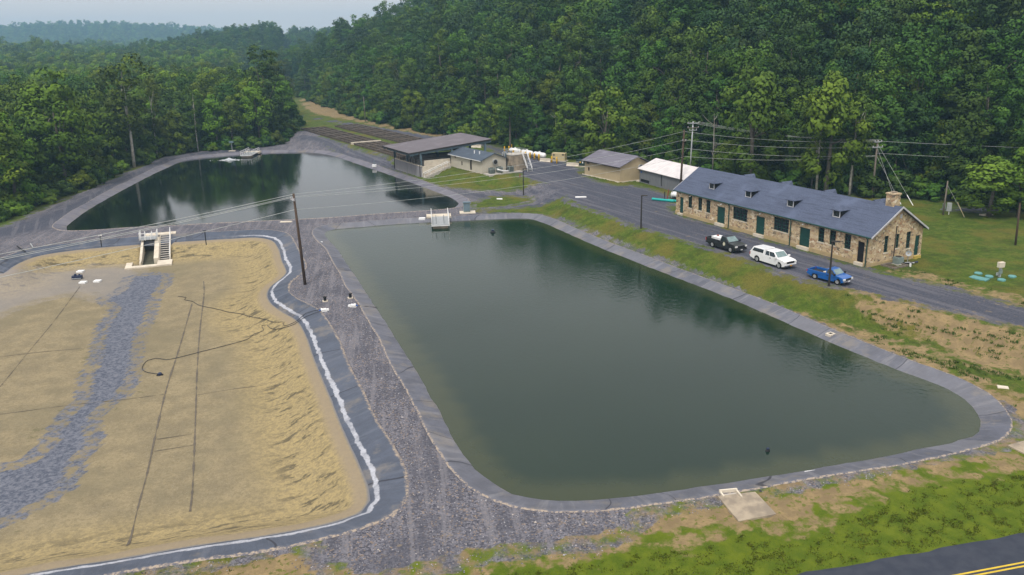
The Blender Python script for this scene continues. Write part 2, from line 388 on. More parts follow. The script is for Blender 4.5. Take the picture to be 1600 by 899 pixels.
fm, nt, b = newmat('dried_pond_mud')
pos = N(nt, 'ShaderNodeNewGeometry').outputs['Position']
ss, sg, se = attr(nt, 'stream'), attr(nt, 'silt'), attr(nt, 'edge')
nm = noise(nt, pos, .5, 6, .62); nf = noise(nt, pos, 3.2, 5, .72); nh = noise(nt, pos, 13, 3, .7)
mud = mixc(nt, smooth(nt, nm, .34, .66), (.245, .200, .120), (.180, .150, .094))
mud = mixc(nt, mth(nt, 'MULTIPLY', smooth(nt, nf, .44, .62), .5), mud, (.145, .12, .07))
mud = mixc(nt, mth(nt, 'MULTIPLY', smooth(nt, nh, .52, .7), .4), mud, (.36, .30, .19))
grit = noise(nt, pos, 7.0, 6, .8)
mud = mixc(nt, mth(nt, 'MULTIPLY', smooth(nt, grit, .56, .66), .55), mud, (.36, .305, .21))
mud = mixc(nt, mth(nt, 'MULTIPLY', smooth(nt, grit, .44, .36), .55), mud, (.105, .088, .055))
damp = smooth(nt, noise(nt, pos, .10, 5, .65), .46, .60)
mud = mixc(nt, mth(nt, 'MULTIPLY', damp, .45), mud, (.155, .135, .085))
slope = smooth(nt, se, -9.5, -5.0)          # straw colour of the side slopes, their golden light painted in
straw = mixc(nt, smooth(nt, nf, .38, .62), (.350, .272, .125), (.225, .180, .098))
mud = mixc(nt, mth(nt, 'MULTIPLY', slope, .75), mud, straw)
dk = mth(nt, 'MULTIPLY', smooth(nt, noise(nt, mapping(nt, pos, (2.6, .8, 1), (0, 0, math.radians(20)), 'TEXTURE'), 1.0, 6, .68), .53, .60), mth(nt, 'MULTIPLY', smooth(nt, se, -7.5, -4.5), smooth(nt, se, -1.2, -2.6)))  # shadow streaks of the slopes, painted into the mud colour
mud = mixc(nt, mth(nt, 'MULTIPLY', dk, .8), mud, (.075, .065, .045))
rim = mth(nt, 'MULTIPLY', smooth(nt, se, -2.0, -1.2), smooth(nt, se, -.4, -.8))
mud = mixc(nt, mth(nt, 'MULTIPLY', rim, .8), mud, (.235, .19, .135))
mud = mixc(nt, smooth(nt, se, -.75, -.45), mud, (.15, .15, .16))
w = mth(nt, 'MULTIPLY', mth(nt, 'SUBTRACT', noise(nt, pos, 1.0, 8, .72), .5), 2.4)
wet = smooth(nt, mth(nt, 'ADD', ss, w), .25, -.25)
wetc = mixc(nt, smooth(nt, nf, .36, .64), (.064, .074, .100), (.155, .162, .190))
wetc = mixc(nt, mth(nt, 'MULTIPLY', smooth(nt, nh, .5, .7), .4), wetc, (.045, .05, .08))
silt = smooth(nt, mth(nt, 'ADD', sg, mth(nt, 'MULTIPLY', w, 1.6)), 1.2, -1.5)
mud = mixc(nt, mth(nt, 'MULTIPLY', silt, .5), mud, (.215, .205, .215))
clump = mth(nt, 'MULTIPLY', smooth(nt, noise(nt, pos, .62, 6, .7), .61, .66), smooth(nt, ss, 3.5, .5))
mud = mixc(nt, mth(nt, 'MULTIPLY', clump, .7), mud, (.115, .105, .055))
nt.links.new(mixc(nt, wet, mud, wetc), b.inputs['Base Color'])
b.inputs['Roughness'].default_value = .93; b.inputs['Specular IOR Level'].default_value = .12
bump(nt, b, mth(nt, 'ADD', nf, mth(nt, 'MULTIPLY', nh, .4)), .4, .09)

A_g = {'road': ROAD, 'gravel': GS, 'dry': DS, 'forest': FOREST, 'lush': LUSH}
sheet('grass_field', grass_m, gm, A_g)
sheet('gravel_ground', grav_m, gm, A_g)
sheet('pond_floor', floor_m, fm, {'stream': SS, 'silt': SG, 'edge': SB})

# ---------------------------------------------------------------- liners round the ponds
def ribbon(name, curve, rows, mat, wrinkle=0.02, sm=4, vary=0.0):
    n = len(curve)
    area = 0.5 * np.sum(curve[:, 0] * np.roll(curve[:, 1], -1) - np.roll(curve[:, 0], -1) * curve[:, 1])
    t = np.roll(curve, -1, 0) - np.roll(curve, 1, 0)
    nr = np.stack([t[:, 1], -t[:, 0]], -1) * (1 if area > 0 else -1)
    for _ in range(sm): nr = (np.roll(nr, 1, 0) + nr + np.roll(nr, -1, 0)) / 3
    nr /= np.linalg.norm(nr, axis=1)[:, None]
    s = np.concatenate([[0], np.cumsum(np.linalg.norm(np.diff(curve, axis=0), axis=1))])
    k = len(rows); vs = []; uv = []
    jit = 1 + vary * (np.sin(s / 4.7) + np.sin(s / 2.1 + 1) * .6 + RNG.standard_normal(n) * .25)
    for j, (o, z) in enumerate(rows):
        oo = o * jit if o > 1 else np.full(n, o)
        p = curve + nr * oo[:, None]
        zz = z + wrinkle * RNG.standard_normal(n) * (0.3 + j / k) * (0 if j in (0, k - 1) else 1)
        for i in range(n): vs.append((p[i, 0], p[i, 1], zz[i])); uv.append((s[i], j / (k - 1)))
    fs = []; 
    for j in range(k - 1):
        for i in range(n):
            i2 = (i + 1) % n
            fs.append((j * n + i, j * n + i2, (j + 1) * n + i2, (j + 1) * n + i))
    mb = MB(); mb.v = vs; mb.f = fs
    o = mb.build(name, mat, smooth=True)
    a = o.data.attributes.new('along', 'FLOAT', 'POINT'); a.data.foreach_set('value', [q[0] for q in uv])
    a = o.data.attributes.new('across', 'FLOAT', 'POINT'); a.data.foreach_set('value', [q[1] for q in uv])
    return tag(o, kind='structure')

def liner_mat(name, base, light, stripe=None, panel=7.0):
    m, nt, b = newmat(name)
    al, ac = attr(nt, 'along'), attr(nt, 'across')
    pos = N(nt, 'ShaderNodeNewGeometry').outputs['Position']
    n1 = noise(nt, pos, .55, 6, .65); n2 = noise(nt, pos, 4, 4, .7)
    cv = N(nt, 'ShaderNodeCombineXYZ', {'X': mth(nt, 'MULTIPLY', al, 1.3), 'Y': mth(nt, 'MULTIPLY', ac, .6)}).outputs[0]
    ns = noise(nt, cv, 1.0, 5, .65)             # folds running down the slope
    c = mixc(nt, smooth(nt, n1, .35, .65), base, tuple(v * .72 for v in base))
    c = mixc(nt, mth(nt, 'MULTIPLY', smooth(nt, ns, .5, .68), .55), c, light)
    c = mixc(nt, mth(nt, 'MULTIPLY', smooth(nt, n2, .5, .7), .35), c, tuple(v * .55 for v in base))
    al = mth(nt, 'ADD', al, mth(nt, 'MULTIPLY', noise(nt, mapping(nt, pos, (.06, .06, .06)), 1.0, 2), 22.0))
    stn = smooth(nt, noise(nt, pos, .22, 5, .7), .52, .66)
    c = mixc(nt, mth(nt, 'MULTIPLY', stn, .7), c, (.175, .155, .13))
    pid = mth(nt, 'FLOOR', mth(nt, 'DIVIDE', al, panel))
    wn = N(nt, 'ShaderNodeTexWhiteNoise', noise_dimensions='1D'); nt.links.new(pid, wn.inputs['W'])
    c = mixc(nt, mth(nt, 'MULTIPLY', wn.outputs['Value'], .38), c, light)
    fr = mth(nt, 'FRACT', mth(nt, 'DIVIDE', al, panel))
    seam = smooth(nt, mth(nt, 'ABSOLUTE', mth(nt, 'SUBTRACT', fr, .5)), .487, .495)
    c = mixc(nt, mth(nt, 'MULTIPLY', seam, .75), c, (.02, .02, .028))
    if stripe:
        lo, hi, scol = stripe
        wv = mth(nt, 'ADD', ac, mth(nt, 'MULTIPLY', mth(nt, 'SUBTRACT', noise(nt, pos, .8, 5, .6), .5), .26))
        sm_ = mth(nt, 'MULTIPLY', smooth(nt, wv, lo - .02, lo + .02), smooth(nt, wv, hi + .02, hi - .02))
        sx = N(nt, 'ShaderNodeSeparateXYZ', {0: pos})
        sm_ = mth(nt, 'MULTIPLY', sm_, mth(nt, 'SUBTRACT', 1.0, mth(nt, 'MULTIPLY', smooth(nt, sx.outputs[0], -41, -46, 0, .93), smooth(nt, sx.outputs[1], 85, 95))))
        sm_ = mth(nt, 'MULTIPLY', sm_, smooth(nt, noise(nt, pos, .35, 4), .3, .55, .45, 1))
        c = mixc(nt, sm_, c, mixc(nt, smooth(nt, n2, .4, .65), scol, tuple(v * .72 for v in scol)))
    # grit and straw washed along the upper hem
    wv = mth(nt, 'ADD', ac, mth(nt, 'MULTIPLY', mth(nt, 'SUBTRACT', noise(nt, pos, 1.6, 5, .7), .5), .25))
    c = mixc(nt, smooth(nt, wv, .19, .13), c, mixc(nt, smooth(nt, n2, .42, .6), (.33, .27, .21), (.10, .10, .12)))
    nt.links.new(c, b.inputs['Base Color'])
    b.inputs['Roughness'].default_value = .72; b.inputs['Specular IOR Level'].default_value = .3
    bump(nt, b, mth(nt, 'ADD', ns, mth(nt, 'MULTIPLY', n2, .3)), .8, .16)
    return m
lm = liner_mat('pond_liner', (.104, .110, .138), (.20, .198, .212))
lm2 = liner_mat('dark_pond_liner', (.066, .080, .112), (.11, .122, .155), (.645, .775, (.40, .41, .45)), 13.0)
rows = [(2.05, -.10), (1.95, .045), (1.75, .05), (1.45, -.04), (1.0, -.18), (.6, -.30), (.25, -.41), (0, -.49), (-.4, -.63), (-1.2, -.95)]
tag(ribbon('pond_liner', near_edge, rows, lm, .018, vary=.05))
ribbon('far_pond_liner', far_edge, rows, liner_mat('worn_pond_liner', (.125, .125, .155), (.20, .19, .205)), .018, vary=.07)
rows = [(2.35, -.10), (2.25, .05), (1.95, .055), (1.6, -.05), (1.2, -.16), (.8, -.27), (.4, -.38), (.1, -.46), (-.15, -.53), (-.45, -.66), (-.7, -.98)]
ribbon('empty_pond_liner', basin_edge, rows, lm2, .02, sm=14, vary=.05)

# ---------------------------------------------------------------- water
def water(name, poly, mat, step):
    x0, y0 = poly.min(0) - 2; x1, y1 = poly.max(0) + 2
    xs = np.arange(x0, x1, step); ys = np.arange(y0, y1, step)
    X, Y = np.meshgrid(xs, ys); s = sdist(poly, X, Y, 6, 20)
    id_ = np.arange(X.size).reshape(X.shape)
    q = np.stack([id_[:-1, :-1], id_[:-1, 1:], id_[1:, 1:], id_[1:, :-1]], -1).reshape(-1, 4)
    q = q[s.ravel()[q].min(1) < .7]
    q = q[s.ravel()[q].max(1) < 1.5]
    u, inv = np.unique(q, return_inverse=True)
    me = bpy.data.meshes.new(name)
    P = np.stack([X.ravel()[u], Y.ravel()[u], np.full(len(u), ZW)], -1)
    me.from_pydata(P.tolist(), [], inv.reshape(-1, 4).tolist()); me.update()
    a = me.attributes.new('shore', 'FLOAT', 'POINT'); a.data.foreach_set('value', s.ravel()[u].astype(np.float32))
    me.materials.append(mat)
    o = bpy.data.objects.new(name, me); COL.objects.link(o)
    return tag(o, kind='structure')
def water_mat(name, deep, deep2, shoal, shoal_w, amp, calm, ior=1.36):
    m, nt, b = newmat(name)
    pos = N(nt, 'ShaderNodeNewGeometry').outputs['Position']
    sh = attr(nt, 'shore')
    big = noise(nt, pos, .035, 3, .5)
    c = mixc(nt, smooth(nt, big, .35, .65), deep, deep2)
    wv = mth(nt, 'ADD', sh, mth(nt, 'MULTIPLY', mth(nt, 'SUBTRACT', noise(nt, pos, .5, 5, .6), .5), 1.5))
    c = mixc(nt, smooth(nt, wv, -shoal_w, -.1), c, shoal)
    nt.links.new(c, b.inputs['Base Color'])
    b.inputs['Roughness'].default_value = .05; b.inputs['IOR'].default_value = ior; b.inputs['Specular IOR Level'].default_value = .5
    r1 = noise(nt, mapping(nt, pos, (1, .7, 1), (0, 0, .5)), 2.2, 3, .55)
    r2 = noise(nt, mapping(nt, pos, (1, .6, 1), (0, 0, .9)), 5.5, 2, .5)
    gust = smooth(nt, noise(nt, mapping(nt, pos, (.6, 1, 1), (0, 0, .4)), .028, 3, .55), .40, .60, calm, 1.0)
    h = mth(nt, 'MULTIPLY', mth(nt, 'ADD', r1, mth(nt, 'MULTIPLY', r2, .45)), gust)
    bump(nt, b, h, 1.0, amp)
    return m
wm1 = water_mat('green_pond_water', (.004, .0175, .0095), (.007, .021, .011), (.028, .038, .016), 2.6, .017, .25)
wm2 = water_mat('dark_pond_water', (.004, .010, .009), (.006, .012, .010), (.02, .026, .022), 1.6, .014, .25, 1.46)
water('pond_water', near_edge, wm1, 1.0)
water('far_pond_water', far_edge, wm2, 1.2)

# ---------------------------------------------------------------- road in the corner
asph = pm('asphalt', (.030, .036, .052), (.042, .048, .064), 1.2, .85, bmp=.25, spec=.25)
yel = pm('yellow_road_paint', (.62, .43, .03), (.5, .34, .03), 4, .6)
P0 = G(1250, 899); P1 = G(1600, 836)
rd = (P1 - P0).normalized(); rn = Vector((rd.y, -rd.x, 0))
def strip(name, o0, o1, z, mat, ragged=0.0):
    mb = MB(); L = np.arange(-70, 130, .8)
    for i, l in enumerate(L):
        j = ragged * random.uniform(-1, 1)
        a = P0 + rd * l + rn * (o0 + j); q = P0 + rd * l + rn * o1
        mb.v += [(a.x, a.y, z), (q.x, q.y, z)]
        if i: k = 2 * i; mb.f.append((k - 2, k - 1, k + 1, k))
    return tag(mb.build(name, mat), kind='structure')
strip('asphalt_road', 0, 7.4, .10, asph, .10)
mid = (G(1600, 885) - P0).dot(rn)
strip('road_centre_line', mid - .24, mid - .12, .106, yel); strip('road_centre_line', mid + .04, mid + .16, .106, yel)
# ---------------------------------------------------------------- materials of the built things
def stone_mat():
    m, nt, b = newmat('rubble_stone')
    tc = N(nt, 'ShaderNodeTexCoord').outputs['Object']
    wv = N(nt, 'ShaderNodeTexNoise', {'Scale': 2.2, 'Detail': 3.0}); nt.links.new(tc, wv.inputs['Vector'])
    vm = N(nt, 'ShaderNodeVectorMath', {1: wv.outputs['Color']}, operation='MULTIPLY_ADD'); nt.links.new(wv.outputs['Color'], vm.inputs[0]); vm.inputs[1].default_value = (.25, .25, .25); nt.links.new(mapping(nt, tc, (1, 1, 1.5)), vm.inputs[2])
    v = N(nt, 'ShaderNodeTexVoronoi', {'Scale': 2.6}); nt.links.new(vm.outputs[0], v.inputs['Vector'])
    e = N(nt, 'ShaderNodeTexVoronoi', {'Scale': 2.6}, feature='DISTANCE_TO_EDGE'); nt.links.new(vm.outputs[0], e.inputs['Vector'])
    s = N(nt, 'ShaderNodeSeparateColor', {'Color': v.outputs['Color']})
    r = N(nt, 'ShaderNodeValToRGB', {'Fac': s.outputs[0]})
    el = r.color_ramp.elements
    for p, c in ((0, (.07, .055, .04)), (.18, (.30, .21, .12)), (.40, (.52, .40, .24)), (.55, (.30, .15, .07)), (.68, (.60, .49, .32)), (.84, (.50, .36, .17)), (1, (.74, .66, .50))):
        x = el[0] if p == 0 else el[-1] if p == 1 else el.new(p)
        x.color = c4(c)
    c = mixc(nt, smooth(nt, e.outputs['Distance'], .05, .015), r.outputs['Color'], (.46, .38, .25))
    c = mixc(nt, mth(nt, 'MULTIPLY', noise(nt, tc, .5, 4), .4), c, (.30, .24, .16))
    nt.links.new(c, b.inputs['Base Color']); b.inputs['Roughness'].default_value = .9
    bump(nt, b, e.outputs['Distance'], .5, .06)
    return m
def shingle_mat(name, a, c2, dy=(1, 0)):
    m, nt, b = newmat(name)
    tc = N(nt, 'ShaderNodeTexCoord').outputs['Object']
    n1 = noise(nt, tc, 6, 4, .7); n2 = noise(nt, mapping(nt, tc, (.25, 2.6, 2.6)), 1.4, 4, .6); n3 = noise(nt, tc, .35, 4)
    c = mixc(nt, smooth(nt, n1, .35, .65), a, c2)
    c = mixc(nt, mth(nt, 'MULTIPLY', smooth(nt, n2, .45, .65), .5), c, tuple(v * .6 for v in a))
    c = mixc(nt, mth(nt, 'MULTIPLY', smooth(nt, n3, .5, .7), .4), c, tuple(min(1, v * 1.5) for v in c2))
    nt.links.new(c, b.inputs['Base Color']); b.inputs['Roughness'].default_value = .85
    bump(nt, b, n1, .4, .03)
    return m
M_STONE = stone_mat()
M_SLATE = shingle_mat('blue_grey_shingle', (.048, .062, .105), (.072, .090, .142))
M_PAVROOF = shingle_mat('grey_brown_roof', (.105, .092, .105), (.135, .12, .132))
M_PUMPROOF = shingle_mat('dark_blue_roof', (.040, .056, .080), (.055, .075, .102))
M_TANROOF = shingle_mat('grey_mauve_roof', (.125, .118, .148), (.155, .148, .178))
M_WHITEROOF = pm('white_metal_roof', (.66, .62, .61), (.56, .53, .53), .6, .5, stretch=(1, 1, 1))
M_TAN = pm('tan_wall_panel', (.43, .345, .215), (.385, .31, .19), .5, .8)
M_CREAM = pm('cream_wall_panel', (.50, .46, .37), (.45, .415, .34), .5, .8)
M_BOARD = pm('grey_board', (.185, .192, .20), (.13, .138, .15), 1.6, .85, stretch=(6, 6, .3))
M_CONC = pm('concrete', (.46, .43, .38), (.35, .325, .29), .8, .9, bmp=.2)
M_PALECONC = pm('pale_concrete', (.62, .555, .45), (.50, .44, .35), .9, .9, bmp=.2)
M_DIRTYCONC = pm('weathered_concrete', (.36, .30, .22), (.21, .175, .135), 1.1, .92, bmp=.3)
M_RIB = pm('ribbed_concrete', (.32, .31, .32), (.24, .235, .25), 1.2, .9, stretch=(8, 8, .4), bmp=.3)
M_TRIM = pm('pale_grey_trim', (.50, .50, .52), None, 2, .7)
M_GREEN = pm('dark_green_paint', (.010, .058, .045), (.008, .042, .034), 1.5, .5)
M_GLASS = pm('dark_window_glass', (.012, .016, .018), (.02, .024, .026), 1.0, .08, spec=.6)
M_DARK = pm('painted_shade_black', (.008, .008, .009), None, 2, .9)  # near-black standing for shade inside openings, under dormer roofs and steps
M_BLUEST = pm('blue_grey_steel', (.135, .19, .225), (.10, .15, .18), 1.5, .55)
M_STEEL = pm('galvanised_steel', (.42, .44, .45), (.34, .36, .37), 2.5, .45, metal=.3)
M_WHITE = pm('white_paint', (.78, .78, .77), (.70, .70, .69), 1.2, .45)
M_YEL = pm('yellow_paint', (.72, .42, .012), (.60, .34, .01), 2, .5)
M_WOOD = pm('creosoted_wood', (.085, .055, .036), (.05, .034, .024), 2, .85, stretch=(3, 3, .25), bmp=.3)
M_GREYWOOD = pm('grey_weathered_wood', (.20, .17, .135), (.13, .11, .09), 2, .9, stretch=(3, 3, .25))
M_BRONZE = pm('dark_bronze', (.035, .030, .026), None, 2, .5)
M_BLACK = pm('black_rubber', (.012, .012, .013), None, 3, .7)
M_TEAL = pm('teal_plastic', (.02, .40, .36), (.02, .33, .30), 2, .4)
M_TEALLID = pm('weathered_teal_lid', (.12, .30, .29), (.09, .24, .235), 2, .6)
M_COND = pm('grey_green_metal', (.20, .25, .235), (.15, .19, .18), 2, .5)
M_DKGREEN = pm('dark_green_cabinet', (.02, .045, .04), None, 2, .5)
M_KHAKI = pm('khaki_steel', (.50, .42, .24), (.44, .37, .21), 1.4, .5)
M_RUST = pm('rusty_red', (.25, .07, .04), None, 3, .7)
M_HOSE = pm('black_hose', (.03, .03, .036), None, 3, .5)
M_BLUE = pm('blue_fitting', (.02, .09, .35), None, 3, .4)
M_NAVY = pm('navy_pump_casing', (.02, .03, .07), None, 3, .5)
M_WIRE = pm('bare_wire', (.42, .44, .42), None, 3, .5)
M_FOAM = pm('white_water_spray', (.85, .88, .9), (.7, .74, .76), 4, .6)
M_BROWNC = pm('dark_brown_concrete', (.115, .09, .07), (.06, .047, .038), 1.2, .9)
M_DWATER = pm('black_channel_water', (.010, .014, .014), None, 1, .1)
M_SKYL = pm('lamp_glass', (.8, .8, .75), None, 2, .3)

Zv = Vector((0, 0, 1))
def wall_panel(mb, P, ux, L, H, holes, n_in, rev=.28):
    xs = sorted({0, L, *[h[0] for h in holes], *[h[1] for h in holes]}); zs = sorted({0, H, *[h[2] for h in holes], *[h[3] for h in holes]})
    Q = lambda x, z, d=0: P + ux * x + Zv * z + n_in * d
    for x0, x1 in zip(xs[:-1], xs[1:]):
        for z0, z1 in zip(zs[:-1], zs[1:]):
            cx, cz = (x0 + x1) / 2, (z0 + z1) / 2
            if any(h[0] < cx < h[1] and h[2] < cz < h[3] for h in holes): continue
            mb.quad(Q(x0, z0), Q(x1, z0), Q(x1, z1), Q(x0, z1))
    for a, b_, c, d in holes:
        for (p, q) in (((a, c), (b_, c)), ((b_, c), (b_, d)), ((b_, d), (a, d)), ((a, d), (a, c))):
            mb.quad(Q(*p), Q(*q), Q(*q, rev), Q(*p, rev))
def bar(mb, P, ux, n, x0, x1, z0, z1, d0, d1):
    Q = lambda x, z, d: P + ux * x + Zv * z + n * d
    mb.hexa([Q(x0, z0, d0), Q(x1, z0, d0), Q(x1, z0, d1), Q(x0, z0, d1)], [Q(x0, z1, d0), Q(x1, z1, d0), Q(x1, z1, d1), Q(x0, z1, d1)])
def window(parent, P, ux, n, hole, frame_m, cols=1, rws=2, pane_m=None, d=.14, sill=None, label=None):
    x0, x1, z0, z1 = hole; mb = MB(); f = .07
    bar(mb, P, ux, n, x0, x1, z0, z0 + f, d, d + .07); bar(mb, P, ux, n, x0, x1, z1 - f, z1, d, d + .07)
    bar(mb, P, ux, n, x0, x0 + f, z0 + f, z1 - f, d, d + .07); bar(mb, P, ux, n, x1 - f, x1, z0 + f, z1 - f, d, d + .07)
    for i in range(1, cols):
        x = x0 + (x1 - x0) * i / cols; bar(mb, P, ux, n, x - .03, x + .03, z0 + f, z1 - f, d + .012, d + .06)
    for i in range(1, rws):
        z = z0 + (z1 - z0) * i / rws; bar(mb, P, ux, n, x0 + f, x1 - f, z - .03, z + .03, d + .004, d + .064)
    w = mb.build('window', frame_m, parent)
    if label: w['label'] = label
    pb = MB(); bar(pb, P, ux, n, x0 + .01, x1 - .01, z0 + .01, z1 - .01, d + .075, d + .10); pb.build('pane', pane_m or M_GLASS, w)
    if sill:
        sb = MB(); bar(sb, P, ux, n, x0 - .08, x1 + .08, z0 - .12, z0 - .002, -.05, .2); sb.build('sill', sill, w)
    return w
def door(parent, P, ux, n, hole, m, d=.14, label=None, step=None, lintel=None, handle=True):
    x0, x1, z0, z1 = hole; mb = MB(); f = .09
    bar(mb, P, ux, n, x0 + .004, x1 - .004, z0, z1 - .004, d, d + .06)
    for a, b_ in ((z0 + .15, z0 + (z1 - z0) * .45), (z0 + (z1 - z0) * .52, z1 - .2)):
        bar(mb, P, ux, n, x0 + .14, x1 - .14, a, b_, d - .025, d + .001)
    o = mb.build('door', m, parent)
    if label: o['label'] = label
    if handle:
        h = MB(); bar(h, P, ux, n, x1 - .16, x1 - .10, z0 + 1.0, z0 + 1.12, d - .07, d - .001); h.build('handle', M_STEEL, o)
    if step:
        s = MB(); bar(s, P, ux, n, x0 - .12, x1 + .12, -.3, z0 - .003, -.32, .3); s.build('doorstep', step, o)
    return o
def gable_roof(mb, x0, x1, y0, yr, y1, z0, zr, z1, t=.16):
    for a, za, s in ((y0, z0, 1), (y1, z1, -1)):
        q = [(x0, a, za), (x1, a, za), (x1, yr, zr), (x0, yr, zr)]
        if s < 0: q = q[::-1]
        mb.slab(q, t)

# ---------------------------------------------------------------- stone building
def frame_of(pa, pb_, z):
    A = G(*pa, z); B = G(*pb_, z); d = B - A
    return A, math.atan2(d.y, d.x), d.length
A0, ang, LEN = frame_of((1055.8, 333.5), (1354.6, 418), ZP)
sb_ = thing('stone_building', 'long rubble-stone building with slate-blue roof, dormers and dark green doors', 'building', A0, ang)
L, D, HW, HR = 37.3, 9.8, 4.02, 6.98
X, Y = Vector((1, 0, 0)), Vector((0, 1, 0)); O = Vector((0, 0, 0))
fw = [(3.0, 3.95, 1.5, 3.5), (5.4, 6.35, 1.5, 3.5), (7.3, 8.3, 1.5, 3.5), (13.3, 16.3, 1.6, 3.5), (21.5, 24.3, 1.6, 3.5), (29.4, 30.4, 1.6, 3.55), (31.25, 32.25, 1.6, 3.55), (33.6, 34.6, 1.6, 3.55)]
fd = [(.9, 1.85, .3, 2.9), (9.85, 11.6, .42, 2.95), (18.1, 19.8, .42, 2.95), (26.25, 28.05, .42, 2.95), (35.65, 36.65, .4, 3.0)]
gw = [(2.75, 3.5, 1.45, 3.6), (4.85, 5.5, 1.75, 3.6), (6.8, 7.65, 1.45, 3.65)]; gd = [(8.5, 9.4, .3, 2.95)]
wb = MB()
wall_panel(wb, O, X, L, HW, fw + fd, Y)
GP_ = Vector((L, 0, 0)); wall_panel(wb, GP_, Y, D, HW, gw + gd, -X)
wb.quad((0, D, 0), (L, D, 0), (L, D, HW), (0, D, HW)); wb.quad((0, 0, 0), (0, D, 0), (0, D, HW), (0, 0, HW))
for x in (0, L): wb.tri((x, 0, HW), (x, D, HW), (x, D / 2, HR - .02))
wb.build('wall', M_STONE, sb_)
wf = MB().box(-.06, L + .06, -.07, -.004, -.4, .55).box(L + .004, L + .07, -.07, D + .06, -.4, .5)
wf = MB()
xs_ = [-.06] + [v for h in fd for v in (h[0] - .1, h[1] + .1)] + [L + .06]
for a, b2 in zip(xs_[::2], xs_[1::2]): wf.box(a, b2, -.08, -.004, -.4, .5)
wf.box(L + .004, L + .08, -.08, 8.35, -.4, .42).box(L + .004, L + .08, 9.55, D + .06, -.4, .42)
wf.build('concrete_base', pm('ochre_concrete', (.43, .33, .17), (.34, .26, .15), 1, .9), sb_)
for h in fw: window(sb_, O, X, Y, h, M_GREEN, 4 if h[1] - h[0] > 2 else 2, 4, sill=M_PALECONC, label='wide many-paned green window' if h[1] - h[0] > 2 else None)
for h in fd[:4]: door(sb_, O, X, Y, h, M_GREEN, step=M_PALECONC)
door(sb_, O, X, Y, fd[4], M_DARK, label='open dark doorway', step=M_PALECONC, handle=False)
for h in gw: window(sb_, GP_, Y, -X, h, M_GREEN, 2, 4, sill=M_PALECONC)
door(sb_, GP_, Y, -X, gd[0], M_GREEN, step=pm('yellowed_step', (.5, .38, .08), None, 2, .8), label='green gable door with glazed slats')
rf = MB(); gable_roof(rf, -.5, L + .5, -.3, D / 2, D + .3, 3.87, 7.16, 3.87, .14)
roof = rf.build('roof', M_SLATE, sb_)
for x in (L + .505, -.56):
    tr_ = MB()
    for y0, y1 in ((-.34, D / 2), (D + .34, D / 2)):
        tr_.hexa([(x, y0, 3.66), (x + .06, y0, 3.66), (x + .06, y1, 6.97), (x, y1, 6.97)], [(x, y0, 3.885), (x + .06, y0, 3.885), (x + .06, y1, 7.20), (x, y1, 7.20)])
    tr_.build('rake_board', M_TRIM, sb_)
MB().tube([(-.5, -.38, 3.80), (L + .5, -.38, 3.80)], .085, 8).build('gutter', M_GREEN, sb_)
for x in (12.6, 24.75, 37.12):
    MB().tube([(x, -.36, 3.75), (x, -.14, 3.45), (x, -.14, .1), (x, -.3, .02)], .075, 8).build('downspout', M_GREEN, sb_)
for x in (3.6, 10.9, 19.0, 26.9):
    MB().tube([(x, -.01, 3.42), (x, -.18, 3.46), (x, -.24, 3.34)], [.06, .07, .12], 8).build('wall_light', M_WHITE, sb_)
MB().tube([(L + .07, 4.62, .3), (L + .07, 4.66, 4.7)], .055, 6).build('conduit', M_BRONZE, sb_)
MB().box(L + .003, L + .05, 5.15, 5.5, 5.6, 6.15).build('vent', M_TRIM, sb_)
sl = (7.16 - 3.87) / (D / 2 + .3)
def dormer(x, yf=1.38, hw=.60, hh=1.0):
    zb = 3.87 + (yf + .3) * sl; ze = zb + hh; zr = ze + .36; yb_e = (ze - 3.87) / sl - .3; yb_r = (zr - 3.87) / sl - .3
    w = MB(); w.quad((x - hw, yf, zb - .1), (x + hw, yf, zb - .1), (x + hw, yf, ze), (x - hw, yf, ze))
    for s in (-1, 1): w.tri((x + s * hw, yf, zb - .1), (x + s * hw, yf, ze), (x + s * hw, yb_e, ze))
    o = w.build('dormer', M_DARK, sb_)  # front and cheeks coloured near-black, the shadow under the dormer roof painted on
    e = hw + .2; y0 = yf - .28; ya = yf + .5; zr = ze + .5; yb_r = (zr - 3.87) / sl - .3
    A_, B1, Ce, De = Vector((x - e, y0, ze)), Vector((x + e, y0, ze)), Vector((x + e, yb_e + .05, ze)), Vector((x - e, yb_e + .05, ze))
    R1_, R2_ = Vector((x, ya, zr)), Vector((x, yb_r + .05, zr)); dn = Vector((0, 0, -.07))
    r = MB(); r.add([A_, B1, Ce, De, R1_, R2_, A_ + dn, B1 + dn, Ce + dn, De + dn], [(0, 1, 4), (1, 2, 5, 4), (3, 0, 4, 5), (0, 6, 7, 1), (1, 7, 8, 2), (3, 9, 6, 0), (6, 9, 8, 7), (2, 8, 9, 3), (2, 3, 5)])
    r.build('dormer_roof', M_SLATE, o)
    f = MB(); P = Vector((x - hw, yf, 0))
    for a, b2, c, d in ((0, .13, zb + .02, ze - .02), (2 * hw - .13, 2 * hw, zb + .02, ze - .02), (.13, 2 * hw - .13, ze - .12, ze - .02), (.13, 2 * hw - .13, zb + .02, zb + .12)): bar(f, P, X, Y, a, b2, c, d, -.04, .001)
    f.build('window_frame', M_TRIM, o)
    g = MB(); bar(g, P, X, Y, .14, 2 * hw - .14, zb + .13, ze - .13, -.015, -.003); g.build('pane', M_GLASS, o)
for x in (6.84, 14.82, 23.0, 30.87): dormer(x)
